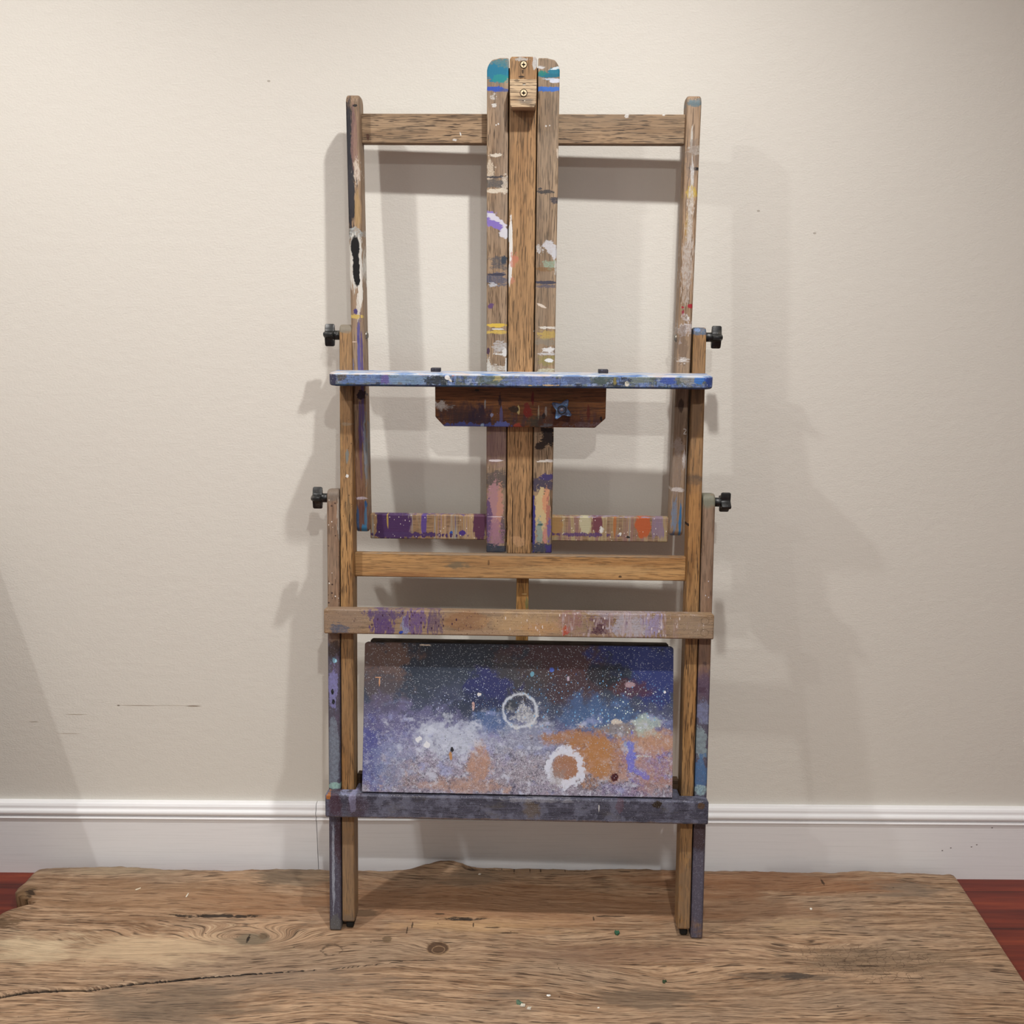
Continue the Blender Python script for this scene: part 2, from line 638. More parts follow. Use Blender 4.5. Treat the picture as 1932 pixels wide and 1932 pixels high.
sm = Mat('weathered_slab_wood', .62, .25)
X = sm.sep(sm.co)
warp = sm.noise(sm.vec(sm.co, (1.1, 3.2, 1)), 1, 3, .5)
g = sm.math('MULTIPLY_ADD', warp, .16, X[1])
# knots push the grain aside
KN = [(475, 1772, .10, .028, .075), (827, 1790, .05, .018, .020), (215, 1785, .16, .05, .04), (1265, 1860, .2, .06, .04), (1330, 1700, .22, .05, .03), (1640, 1800, .2, .05, .03)]
for px, py, sx_, sy_, a in KN:
    kx_, ky_ = G(px, py)
    dx = sm.math('DIVIDE', sm.math('SUBTRACT', X[0], kx_), sx_)
    dy = sm.math('DIVIDE', sm.math('SUBTRACT', X[1], ky_), sy_)
    r2 = sm.math('ADD', sm.math('MULTIPLY', dx, dx), sm.math('MULTIPLY', dy, dy))
    g = sm.math('ADD', g, sm.math('MULTIPLY', sm.math('POWER', 2.718, sm.math('MULTIPLY', r2, -1.0)), a))
gv = sm.comb(sm.math('MULTIPLY', X[0], 3.2), sm.math('MULTIPLY', g, 90.), 0.)
ring_n = sm.noise(gv, 1, 5, .6, .3)
gv2 = sm.comb(sm.math('MULTIPLY', X[0], 26.), sm.math('MULTIPLY', g, 560.), 0.)
fine_n = sm.noise(gv2, 1, 3, .6)
gv3 = sm.comb(sm.math('MULTIPLY', X[0], 18.), sm.math('MULTIPLY', g, 330.), 3.)
crk = sm.noise(gv3, 1, 2, .5)
mid = sm.noise(sm.vec(sm.co, (2.2, 7, 1), (4, 2, 0)), 1, 4, .6)
col = sm.mix(sm.rng(ring_n, .34, .66), (186, 150, 114), (126, 92, 62))
col = sm.mix(sm.math('MULTIPLY', sm.rng(mid, .42, .66), .6), col, (146, 124, 102))
col = sm.mix(sm.math('MULTIPLY', sm.rng(fine_n, .46, .66), .68), col, (88, 62, 42))
fib = sm.noise(sm.comb(sm.math('MULTIPLY', X[0], 30.), sm.math('MULTIPLY', g, 1100.), 7.), 1, 2, .6)
col = sm.mix(sm.math('MULTIPLY', sm.rng(fib, .52, .68), .5), col, (206, 178, 142))
crm = sm.rng(crk, .58, .66)
col = sm.mix(sm.math('MULTIPLY', crm, .8), col, (56, 38, 26))
def smark(px, py, wpx, hpx, color, **k):
    global col
    x, y = G(px, py)
    x2, _ = G(px + wpx, py)
    _, y2 = G(px, py + hpx)
    col = sm.mark(col, (x, y, 0), (abs(x2 - x), abs(y2 - y), 0), color, **k)
NS = (14, 60, 1)
# warm and grey weathering, stains
smark(330, 1692, 330, 34, (136, 98, 62), rough=.7, ns=(6, 24, 1), soft=.5, alpha=.5)
smark(900, 1705, 420, 42, (150, 100, 58), rough=.6, ns=(6, 24, 1), soft=.5, alpha=.5)
smark(1420, 1665, 240, 24, (136, 86, 46), rough=.7, ns=(6, 24, 1), soft=.5, alpha=.65)
smark(1380, 1712, 150, 26, (134, 90, 54), rough=.7, ns=(6, 24, 1), soft=.5, alpha=.5)
smark(240, 1640, 120, 10, (150, 132, 104), rough=.6, ns=(6, 40, 1), soft=.5, alpha=.5)
smark(560, 1648, 70, 22, (120, 104, 84), rough=.8, ns=(10, 50, 1), soft=.5, alpha=.6)
smark(530, 1655, 40, 14, (92, 76, 60), rough=.9, ns=(16, 60, 1), soft=.4, alpha=.55)
smark(890, 1655, 60, 14, (122, 104, 84), rough=.8, ns=(10, 50, 1), soft=.5, alpha=.6)
smark(1710, 1678, 60, 18, (120, 104, 88), rough=.8, ns=(12, 60, 1), soft=.5, alpha=.6)
smark(350, 1890, 130, 36, (92, 78, 64), rough=.8, ns=(8, 30, 1), soft=.5, alpha=.6)
smark(560, 1850, 160, 22, (128, 108, 90), rough=.8, ns=(8, 30, 1), soft=.5, alpha=.5)
smark(1230, 1885, 90, 18, (92, 78, 64), rough=.9, ns=(12, 40, 1), soft=.5, alpha=.6)
smark(965, 1875, 40, 10, (104, 88, 76), rough=.9, ns=(12, 40, 1), soft=.5, alpha=.5)
smark(770, 1875, 60, 8, (88, 70, 56), rough=1., ns=(12, 60, 1), soft=.5, alpha=.5)
smark(1480, 1842, 90, 7, (82, 70, 60), rough=1.2, ns=(24, 120, 1), soft=.4, alpha=.55)
smark(1505, 1842, 26, 5, (58, 52, 48), rough=1.2, ns=(40, 200, 1), soft=.4, alpha=.75)
smark(1180, 1800, 190, 18, (126, 92, 70), rough=.9, ns=(10, 50, 1), soft=.5, alpha=.5)
smark(1660, 1810, 140, 24, (120, 98, 74), rough=.9, ns=(14, 60, 1), soft=.5, alpha=.55)
smark(930, 1745, 130, 16, (190, 150, 102), rough=.9, ns=(14, 60, 1), soft=.5, alpha=.35)
smark(840, 1745, 90, 9, (196, 154, 102), rough=.9, ns=(20, 90, 1), soft=.5, alpha=.4)
smark(1500, 1745, 60, 10, (200, 164, 116), rough=1.1, ns=(20, 90, 1), soft=.5, alpha=.3)
smark(250, 1790, 180, 26, (206, 178, 140), rough=.8, ns=(8, 40, 1), soft=.5, alpha=.6)
smark(60, 1790, 80, 26, (204, 182, 146), rough=.8, ns=(8, 40, 1), soft=.5, alpha=.5)
# knots
smark(475, 1772, 32, 11, (120, 104, 82), rough=.25, ns=(30, 60, 1), soft=.2, alpha=.9)
smark(497, 1766, 10, 6, (104, 84, 62), rough=.3, ns=(60, 90, 1), soft=.3, alpha=.9)
smark(468, 1772, 2.5, 7, (44, 34, 26), rough=.7, ns=(150, 150, 1), soft=.3)
smark(827, 1790, 22, 13.5, (172, 138, 100), rough=.12, ns=(60, 90, 1), soft=.08)
smark(826, 1789, 20.5, 12, (74, 50, 34), rough=.15, ns=(60, 160, 1), soft=.15, alpha=.92)
smark(827, 1792, 12.5, 7.6, (150, 118, 84), rough=.1, ns=(60, 90, 1), soft=.06)
smark(827, 1792, 11.2, 6.6, (92, 66, 44), rough=.1, ns=(60, 160, 1), soft=.1)
smark(730, 1772, 9, 6, (112, 88, 62), rough=.3, ns=(80, 90, 1), soft=.2, alpha=.9)
smark(690, 1723, 24, 7, (106, 80, 56), rough=.4, ns=(60, 120, 1), soft=.2, alpha=.85)
xq, yq = G(626, 1792)
ra = sm.mark(None, (xq, yq, 0), (.021, .0155, 0), None, rough=.25, ns=(80, 120, 1), soft=.08)
rb_ = sm.mark(None, (xq + .001, yq - .0005, 0), (.0182, .0128, 0), None, rough=.3, ns=(80, 120, 1), soft=.08)
col = sm.mix(sm.math('MULTIPLY', sm.math('SUBTRACT', ra, rb_, clamp=True), .75), col, (74, 56, 40))
# end grain at the left, cracks along the back rim
smark(52, 1684, 16, 12, (112, 84, 52), rough=.6, ns=(90, 160, 1), soft=.3, alpha=.8)
smark(58, 1686, 8, 7, (52, 36, 22), rough=.9, ns=(120, 220, 1), soft=.3, alpha=.9)
smark(10, 1740, 26, 10, (92, 66, 40), rough=1., ns=(60, 160, 1), soft=.3, alpha=.8)
smark(892, 1638, 14, 5, (48, 34, 24), rough=.5, ns=(80, 200, 1), soft=.3, alpha=.9)
smark(945, 1640, 26, 3, (48, 36, 26), rough=1., ns=(60, 260, 1), soft=.4, alpha=.9)
smark(1010, 1640, 70, 8, (150, 118, 84), rough=.8, ns=(40, 120, 1), soft=.4, alpha=.6)
for q in [(1020, 1640, 1.2, 6), (1000, 1641, 1.1, 5), (970, 1641, 1.2, 6), (1066, 1640, 1.0, 5), (768, 1755, 1.2, 6), (778, 1745, 1.4, 5), (930, 1750, 14, 1.4), (1150, 1728, 26, 1.3),
          (1552, 1665, 2, 6), (780, 1812, 50, 1.0), (960, 1760, 18, 1.2), (893, 1745, 1.3, 4), (1120, 1733, 1.4, 4), (830, 1724, 9, 1.6), (1640, 1822, 30, 1.5)]:
    smark(*q, (54, 38, 26), rough=.8, ns=(70, 120, 1), soft=.3, alpha=.85)
smark(872, 1733, 38, 3, (46, 34, 24), rough=.7, ns=(40, 240, 1), soft=.3, alpha=.95)
smark(405, 1728, 84, 2, (44, 32, 22), rough=1.1, ns=(30, 300, 1), soft=.4, alpha=.95)
# crazed patch on the right
cz = sm.N.new('ShaderNodeTexVoronoi')
cz.feature = 'DISTANCE_TO_EDGE'
cz.inputs['Scale'].default_value = 1
sm.L.new(sm.vec(sm.co, (70, 120, 1)), cz.inputs['Vector'])
x_, y_ = G(1640, 1815)
area = sm.mark(None, (x_, y_, 0), (.12, .05, 0), None, rough=.8, ns=(20, 40, 1), soft=.4)
col = sm.mix(sm.math('MULTIPLY', sm.math('MULTIPLY', sm.rng(cz.outputs[0], .05, .0), area), .7), col, (70, 48, 30))
# worm holes
col = sm.mix(sm.math('MULTIPLY', sm.specks(sm.vec(sm.co, (1, 1, 0)), 55, .075, .3), .85), col, (50, 34, 24))
# dark line painted along the long crack: dirt plus its inner shade
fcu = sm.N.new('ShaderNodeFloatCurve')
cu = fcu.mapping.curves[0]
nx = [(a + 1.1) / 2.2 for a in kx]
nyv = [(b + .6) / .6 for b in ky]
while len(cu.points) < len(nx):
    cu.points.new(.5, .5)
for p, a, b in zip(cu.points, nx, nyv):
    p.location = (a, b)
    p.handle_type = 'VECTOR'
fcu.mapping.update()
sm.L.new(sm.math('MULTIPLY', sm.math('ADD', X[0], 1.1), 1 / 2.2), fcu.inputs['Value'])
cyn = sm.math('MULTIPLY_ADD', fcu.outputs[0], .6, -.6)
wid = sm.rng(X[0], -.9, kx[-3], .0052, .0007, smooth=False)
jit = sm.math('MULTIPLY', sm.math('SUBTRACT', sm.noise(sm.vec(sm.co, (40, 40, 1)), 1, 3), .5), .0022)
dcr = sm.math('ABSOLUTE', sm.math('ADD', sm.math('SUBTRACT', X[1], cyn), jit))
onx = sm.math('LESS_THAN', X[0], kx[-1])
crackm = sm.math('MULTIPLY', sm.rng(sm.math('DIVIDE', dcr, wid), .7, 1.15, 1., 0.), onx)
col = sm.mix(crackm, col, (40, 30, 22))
hgt = sm.math('ADD', sm.math('MULTIPLY', fine_n, -.6), sm.math('ADD', sm.math('MULTIPLY', crm, -.8), sm.math('MULTIPLY', ring_n, -.6)))
sm.bump(hgt, .6, .003)
hs = sm.N.new('ShaderNodeHueSaturation')
hs.inputs['Saturation'].default_value = .9
hs.inputs['Hue'].default_value = .5
sm.L.new(col, hs.inputs['Color'])
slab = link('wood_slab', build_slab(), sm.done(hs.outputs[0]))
prop(slab, label='wide weathered live-edge wooden slab on the red floor, under the easel', category='wooden slab')

# ------------------------------------------------------------------ the easel
YAW = math.radians(-1.35)
LEAN = math.radians(8)
FA = Frame((.0129, -.2714, T + .0012), YAW, LEAN)
piv = FA.w(0, .022, 1.165)
FC = Frame(piv, YAW, math.radians(2.0))
FC.o = piv - .022 * FC.y
FM = Frame(piv, YAW, math.radians(.5))
FM.o = piv - .022 * FM.y
BC = FA.mat().inverted() @ FC.mat()
BM = FA.mat().inverted() @ FM.mat()
easel = bpy.data.objects.new('easel', None)
C.objects.link(easel)
easel.matrix_world = FA.mat()
prop(easel, label='tall wooden artist easel streaked with dried paint, standing on the slab against the wall', category='easel')
TL = math.tan(LEAN)


class Paint:
    """a wood material with dried paint marks placed on the face of one part"""
    def __init__(s, name, frame, dy, axis, light=LIGHTOAK, dark=DARKOAK, pore=PORE, seed=0., grey=None, gamt=0., pores=.5, rough=.55, fine=1.):
        s.m = Mat(name, rough, .3)
        s.f, s.dy = frame, dy
        s.c, s.h = wood(s.m, axis, light, dark, pore, seed, grey, gamt, pores, fine)

    def k(s, px, py, wpx, hpx, color, **kw):
        lum = sum(color) / 3
        color = tuple((q + (lum - q) * .10) * .93 for q in color)
        x, z = s.f.at(px, py, s.dy)
        x2, _ = s.f.at(px + wpx, py, s.dy)
        _, z2 = s.f.at(px, py + hpx, s.dy)
        kw.setdefault('rough', .5)
        a, b = 1.1 / max(abs(x2 - x), .0012), 1.1 / max(abs(z2 - z), .0012)
        kw.setdefault('ns', (max(70, min(a, 520)), 60, max(70, min(b, 520))))
        s.c = s.m.mark(s.c, (x, z), (abs(x2 - x), abs(z2 - z)), color, **kw)
        return s

    def ks(s, rows, **kw):
        for r in rows:
            d = dict(kw)
            if len(r) > 5:
                d.update(r[5])
            s.k(*r[:5], **d)
        return s

    def zone(s, px, py, wpx, hpx, **kw):
        x, z = s.f.at(px, py, s.dy)
        x2, _ = s.f.at(px + wpx, py, s.dy)
        _, z2 = s.f.at(px, py + hpx, s.dy)
        return s.m.mark(None, (x, z), (abs(x2 - x), abs(z2 - z)), None, **kw)

    def specks(s, scale, radius, density, color, alpha=.9, zone=None, seed=0., stretch=(1, 1, 1)):
        f = s.m.math('MULTIPLY', s.m.specks(s.m.vec(s.m.co, stretch, (seed, seed * 2, seed * 3)), scale, radius, density), alpha)
        if zone is not None:
            f = s.m.math('MULTIPLY', f, zone)
        s.c = s.m.mix(f, s.c, color)
        return s

    def drips(s, xs, zs, stops, amount=1., zone=None, lo=.45, hi=.55, seed=0.):
        """vertical runs: colour picked by a noise that is almost constant along z"""
        v = s.m.vec(s.m.co, (xs, 20, zs), (seed, seed * 3, seed * 2))
        n = s.m.noise(v, 1, 4, .65)
        c = s.m.ramp(n, stops)
        f = s.m.math('MULTIPLY', s.m.rng(s.m.noise(s.m.vec(s.m.co, (xs * .7, 20, zs * 1.6), (seed + 7, 1, 3)), 1, 3, .6), lo, hi), amount)
        if zone is not None:
            f = s.m.math('MULTIPLY', f, zone)
        s.c = s.m.mix(f, s.c, c)
        return s

    def film(s, color, scale=(30, 30, 30), lo=.45, hi=.6, amount=.6, zone=None, seed=0., detail=5):
        n = s.m.noise(s.m.vec(s.m.co, scale, (seed, seed * 2, seed)), 1, detail, .65)
        f = s.m.math('MULTIPLY', s.m.rng(n, lo, hi), amount)
        if zone is not None:
            f = s.m.math('MULTIPLY', f, zone)
        s.c = s.m.mix(f, s.c, color)
        return s

    def done(s, strength=.35, dist=.0009):
        grit = s.m.noise(s.m.vec(s.m.co, (260, 260, 260)), 1, 3, .6)
        s.m.bump(s.m.math('MULTIPLY_ADD', grit, .5, s.m.math('MULTIPLY', s.h, -.6)), strength, dist)
        return s.m.done(s.c)


def rounded_leg(x0, x1, depth, z0, z1, rt=.016, rb=0., slant=0.):
    """upright batten: side profile with a rounded top (and bottom), extruded across its width"""
    pr = []
    if rb:
        pr += arc(rb, z0 + rb, rb, 180, 270, 5) + arc(depth - rb, z0 + rb, rb, 270, 360, 5)
    else:
        pr += [(0, z0), (depth, z0 + depth * slant)]
    pr += arc(depth - rt, z1 - rt, rt, 0, 90, 6) + arc(rt, z1 - rt, rt, 90, 180, 6)
    bm = bmesh.new()
    prism(bm, pr, 'x', x0, x1)
    return bm


WH, BLK, SLATE = (222, 220, 216), (24, 24, 28), (74, 74, 92)
DEP = .045

# --- front legs ----------------------------------------------------------------
SLATESTOPS = [(.2, (54, 52, 70)), (.45, (78, 80, 102)), (.6, (92, 90, 112)), (.8, (120, 128, 146))]
for side in (-1, 1):
    p = Paint('front_leg_wood', FA, 0, 'z', (168, 132, 104), (138, 104, 80), (80, 56, 42), 1 + side, (140, 122, 104), .5)
    if side < 0:
        z = p.zone(628, 1040, 40, 120, rough=.4, ns=30, soft=.3)
        p.specks(170, .2, .35, WH, .95, z, 1.).specks(150, .26, .35, (52, 34, 30), .9, z, 2.)
        p.k(628, 932, 30, 14, (120, 108, 96), soft=.4, alpha=.8)
        p.k(639, 975, 3, 40, (176, 168, 156), alpha=.6, rough=.8)
        lowz = p.zone(630, 1530, 60, 310, rough=.25, ns=20, soft=.12, boxy=1.)
        p.film((68, 68, 86), (40, 30, 12), .2, .3, .9, lowz, 2.)
        p.film((96, 98, 114), (150, 120, 110), .52, .62, .6, lowz, 6.)
        p.film((86, 72, 92), (50, 30, 16), .5, .62, .7, p.zone(630, 1300, 40, 90, rough=.5, ns=30, soft=.3), 5.)
        p.ks([(631, 1246, 4, 5, (150, 210, 236)), (628, 1300, 10, 36, (124, 122, 178), dict(dry=.3, rough=.7)), (627, 1305, 2.5, 5, BLK), (629, 1324, 3, 5, BLK),
              (629, 1430, 11, 72, (118, 128, 144), dict(dry=.4, ns=(160, 60, 60), rough=.3)), (628, 1235, 6, 14, (60, 66, 84), dict(alpha=.6)),
              (630, 1222, 12, 16, (70, 54, 46), dict(alpha=.8)), (632, 1482, 14, 6, (150, 188, 180), dict(dry=.4)), (640, 1585, 12, 38, (70, 46, 56), dict(alpha=.7)),
              (629, 1640, 2.5, 90, (150, 156, 172), dict(rough=.6, dry=.3)), (634, 1748, 13, 20, (104, 104, 98), dict(alpha=.7, dry=.3))])
        p.specks(900, .3, .3, (168, 170, 186), .8, lowz, 3.)
    else:
        p.k(1333, 942, 30, 14, (120, 122, 106), soft=.4, alpha=.9)
        p.k(1326, 1000, 3, 50, (86, 64, 46), alpha=.5)
        p.specks(190, .16, .3, (200, 198, 206), .8, p.zone(1335, 1100, 40, 90, rough=.4, ns=30, soft=.3), 1., (1, 1, .6))
        lowz = p.zone(1322, 1540, 60, 240, rough=.3, ns=20, soft=.12, boxy=1.)
        p.film((74, 74, 92), (40, 30, 12), .2, .3, .9, lowz, 2.)
        p.film((104, 104, 120), (150, 120, 110), .52, .62, .6, lowz, 6.)
        p.ks([(1330, 1252, 3, 4, BLK), (1325, 1302, 7, 5.5, (16, 16, 18), dict(rough=.4, boxy=.6)), (1328, 1290, 16, 30, (96, 70, 92), dict(alpha=.7, soft=.4)),
              (1327, 1345, 12, 24, (118, 124, 160), dict(dry=.4)), (1322, 1400, 12, 34, (132, 150, 158), dict(dry=.35, rough=.7)), (1320, 1460, 14, 30, (74, 112, 160), dict(dry=.25, rough=.7)),
              (1321, 1490, 12, 10, (150, 178, 184), dict(dry=.5)), (1318, 1575, 14, 26, (84, 66, 70), dict(alpha=.8)), (1322, 1230, 16, 40, (140, 112, 98), dict(alpha=.5, soft=.5))])
        p.specks(130, .2, .3, (40, 28, 26), .9, p.zone(1330, 1245, 30, 40, soft=.3, rough=.3, ns=30), 4.)
        p.specks(900, .3, .25, (176, 176, 190), .8, lowz, 3.)
        p.specks(260, .14, .2, (190, 190, 196), .8, lowz, 6., (1, 1, .5))
    x0, x1 = (-.368, -.3445) if side < 0 else (.3435, .367)
    to_obj('front_leg', rounded_leg(x0, x1, DEP, 0, .874, .014, 0, TL), p.done(), easel, bevel=.0035, seg=3)

# --- rear posts -----------------------------------------------------------------
for side in (-1, 1):
    p = Paint('rear_post_wood', FA, 0, 'z', (198, 150, 92), (158, 110, 60), (78, 50, 28), 3 + side, (150, 118, 84), .55, .7)
    if side < 0:
        p.k(650, 618, 16, 9, (132, 122, 106), rough=.4, soft=.3)
        p.ks([(655, 860, 3, 12, (104, 124, 128), dict(alpha=.7)), (655, 898, 3, 3, WH), (655, 800, 10, 3, (150, 140, 120), dict(dry=.5, alpha=.6))])
        z = p.zone(652, 900, 30, 110, rough=.5, ns=20, soft=.4)
        p.specks(190, .22, .3, (64, 44, 28), .85, z, 2.)
        p.film((96, 84, 60), (60, 40, 14), .5, .64, .45, z, 3.)
        p.k(660, 1640, 26, 110, (146, 122, 98), alpha=.6, soft=.3)
        p.k(668, 1740, 24, 12, (110, 100, 90), alpha=.5, soft=.4)
    else:
        p.k(1318, 624, 16, 8, (84, 104, 128), rough=.6, soft=.3, dry=.3)
        p.k(1316, 622, 6, 4, (110, 140, 190), dry=.5)
        p.ks([(1311, 905, 16, 10, (92, 76, 62), dict(soft=.4, alpha=.8, dry=.2)), (1308, 980, 16, 60, (196, 138, 74), dict(soft=.5, alpha=.3)), (1316, 745, 2, 14, (70, 50, 34), dict(dry=.4)),
              (1320, 730, 3, 4, WH, dict(dry=.5)), (1298, 990, 2, 3, (40, 26, 18)), (1310, 770, 16, 60, (132, 104, 76), dict(alpha=.6, soft=.4)), (1306, 1700, 26, 90, (140, 116, 92), dict(alpha=.6, soft=.3))])
    x0, x1 = (-.3425, -.3185) if side < 0 else (.3175, .3415)
    ob = to_obj('rear_post', rounded_leg(x0, x1, DEP, .017, 1.184, .014, .006), p.done(), easel, bevel=.003, seg=3)
    rm = Mat('black_rubber', .7, .2)
    bm = bmesh.new()
    prism(bm, [(.008, .0021), (.038, .0062), (.036, .022), (.010, .022)], 'x', x0 + .006, x1 - .003)
    to_obj('rubber_foot', bm, rm.done((30, 29, 28)), ob, bevel=.003)

# --- crossbar between the rear posts -----------------------------------------------
p = Paint('crossbar_wood', FA, .02, 'x', (204, 154, 94), (172, 120, 66), (86, 58, 32), 7, (160, 124, 84), .4, .45)
p.ks([(860, 1066, 20, 7, (112, 98, 76), dict(alpha=.8, soft=.5, rough=.8)), (1170, 1088, 3, 2, (80, 56, 36)), (922, 1062, 2, 5, (90, 64, 40), dict(alpha=.7)),
      (760, 1085, 60, 5, (150, 98, 58), dict(alpha=.5, soft=.5)), (1130, 1075, 120, 9, (206, 166, 110), dict(alpha=.5, soft=.6)), (980, 1047, 300, 3, (120, 110, 98), dict(alpha=.6, soft=.4, rough=.6))])
bm = bmesh.new()
box(bm, -.319, .318, .020, .040, .7045, .7515)
to_obj('rear_crossbar', bm, p.done(), easel, bevel=.002)
# lower rear crossbar and the prop strut that hangs behind
p = Paint('lower_bar_wood', FA, .03, 'x', (96, 70, 48), (74, 52, 34), (44, 30, 20), 8)
bm = bmesh.new()
box(bm, -.319, .318, .036, .058, .268, .306)
to_obj('lower_rear_bar', bm, p.done(), easel, bevel=.002)
p = Paint('strut_wood', FA, .06, 'z', (190, 138, 72), (152, 104, 50), (84, 56, 28), 9, pores=.5)
p.ks([(994, 1135, 3, 12, (96, 104, 60), dict(alpha=.7)), (989, 1118, 5, .8, (206, 170, 110))])
bm = bmesh.new()
box(bm, -.0065, .0175, .0435, .060, .285, .745)
to_obj('prop_strut', bm, p.done(), easel, bevel=.002)

# --- painted cross boards on the front legs --------------------------------------
BT = -.030
p = Paint('cross_board_wood', FA, BT, 'x', (180, 146, 106), (150, 116, 82), (92, 66, 46), 11, (152, 132, 114), .55, .5)
p.ks([(645, 1172, 40, 30, (148, 124, 104), dict(alpha=.7, soft=.4)), (640, 1186, 18, 10, (70, 84, 110), dict(dry=.4, rough=.8, alpha=.8)), (720, 1175, 22, 26, (88, 62, 116), dict(rough=.8, ns=(150, 60, 40), dry=.2)),
      (730, 1160, 40, 9, (96, 76, 112), dict(rough=.9, dry=.4, ns=(120, 60, 90))), (765, 1182, 8, 20, (132, 136, 172), dict(rough=.7, dry=.2, ns=(160, 60, 50))), (785, 1170, 20, 24, (104, 78, 128), dict(rough=1., ns=(170, 60, 40), dry=.25)),
      (757, 1193, 4, 3, (40, 66, 170)), (880, 1172, 44, 18, (146, 104, 70), dict(alpha=.7, soft=.2, rough=.2)), (820, 1170, 14, 24, (92, 70, 104), dict(rough=1.1, ns=(190, 60, 40), dry=.3, alpha=.8)),
      (1068, 1190, 8, 10, (176, 68, 44), dict(rough=.8)), (1075, 1172, 22, 20, (150, 104, 108), dict(rough=1., dry=.35, alpha=.7)), (1140, 1175, 24, 22, (112, 78, 96), dict(rough=1.2, dry=.45, alpha=.8)),
      (1130, 1188, 14, 10, (84, 50, 62), dict(rough=1.2, dry=.4)), (1190, 1182, 40, 18, (176, 174, 190), dict(rough=.8, dry=.35, alpha=.8)), (1232, 1178, 18, 22, (152, 140, 178), dict(rough=1.2, ns=(200, 60, 30), dry=.4)),
      (1170, 1160, 60, 8, (170, 160, 168), dict(rough=.9, dry=.4, alpha=.7)), (1300, 1180, 40, 22, (160, 138, 114), dict(alpha=.6, soft=.3)), (990, 1175, 70, 18, (206, 168, 116), dict(alpha=.5, soft=.6)),
      (910, 1195, 60, 6, (170, 140, 112), dict(alpha=.6, soft=.4)), (1020, 1186, 40, 10, (190, 140, 88), dict(alpha=.5, soft=.5))])
p.specks(150, .3, .7, (60, 34, 56), .95, p.zone(790, 1172, 110, 24, rough=.5, ns=30, soft=.4), 1., (1, 1, .55))
p.specks(190, .26, .6, (84, 54, 40), .85, p.zone(930, 1175, 130, 24, rough=.5, ns=30, soft=.4), 2., (1, 1, .6))
p.specks(230, .26, .6, (216, 206, 204), .85, p.zone(1150, 1178, 190, 26, rough=.5, ns=30, soft=.4), 3., (1, 1, .35))
p.specks(190, .28, .55, (70, 42, 60), .9, p.zone(1140, 1170, 50, 24, rough=.5, ns=30, soft=.4), 4.)
p.specks(420, .22, .25, (226, 222, 214), .7, None, 5.)
p.specks(340, .24, .3, (70, 52, 48), .7, None, 8.)
p.drips(150, 14, [(.3, (112, 84, 110)), (.45, (176, 164, 168)), (.55, (132, 100, 88)), (.7, (190, 184, 196))], .75, p.zone(1160, 1180, 120, 40, rough=.4, ns=30, soft=.4), .5, .6, 4.)
ring = p.m.math('SUBTRACT', p.zone(1330, 1172, 8, 7, rough=.1, soft=.12), p.zone(1330, 1172, 6.6, 5.8, rough=.1, soft=.12))
p.c = p.m.mix(p.m.math('MULTIPLY', ring, .6), p.c, (84, 66, 50))
ring = p.m.math('SUBTRACT', p.zone(1329, 1194, 8, 7, rough=.1, soft=.12), p.zone(1329, 1194, 6.6, 5.8, rough=.1, soft=.12))
p.c = p.m.mix(p.m.math('MULTIPLY', ring, .5), p.c, (84, 66, 50))
bm = bmesh.new()
box(bm, -.3685, .3655, BT, -.0003, .6025, .6495)
to_obj('front_crossbar', bm, p.done(), easel, bevel=.003, seg=3)

p = Paint('ledge_wood', FA, BT, 'x', (88, 88, 106), (70, 70, 88), (50, 48, 62), 12, rough=.5)
p.film((104, 106, 124), (40, 60, 40), .46, .60, .7, None, 1.)
p.film((86, 82, 78), (12, 30, 40), .55, .7, .6, None, 4.)
p.ks([(632, 1518, 12, 26, (70, 40, 54), dict(alpha=.8, soft=.4)), (665, 1508, 7, 22, (150, 150, 186), dict(rough=.6, ns=(140, 60, 60))), (655, 1494, 20, 6, (140, 146, 180), dict(dry=.4, rough=.7)),
      (620, 1503, 4, 5, (176, 104, 44), dict(rough=.6)), (676, 1525, 20, 24, (66, 46, 60), dict(alpha=.6, soft=.4)), (1003, 1528, 16, 18, (104, 90, 74), dict(alpha=.7, soft=.4, rough=.8)),
      (1240, 1518, 9, 6, (48, 36, 24), dict(rough=.6)), (1323, 1521, 7, 6, (88, 66, 50), dict(rough=.2)), (1170, 1520, 8, 14, (96, 62, 74), dict(alpha=.6, dry=.3)), (1130, 1525, .8, 7, WH),
      (985, 1548, 320, 2.5, (132, 112, 100), dict(rough=.8, dry=.5, alpha=.7)), (1010, 1510, 60, 4, (150, 150, 160), dict(rough=1., dry=.4, alpha=.6))])
p.specks(620, .3, .6, (150, 152, 172), .8, None, 1.)
p.specks(360, .24, .4, (190, 190, 200), .85, None, 2.)
p.specks(420, .28, .4, (40, 38, 54), .8, None, 3.)
bm = bmesh.new()
box(bm, -.3685, .3655, BT, -.0003, .2435, .2895)
shelf = to_obj('ledge', bm, p.done(.5, .0012), easel, bevel=.0035, seg=3)
bm = bmesh.new()
box(bm, -.3165, .3155, .0003, .045, .262, .2875)
to_obj('ledge_shelf', bm, p.m.m, easel, bevel=.002)

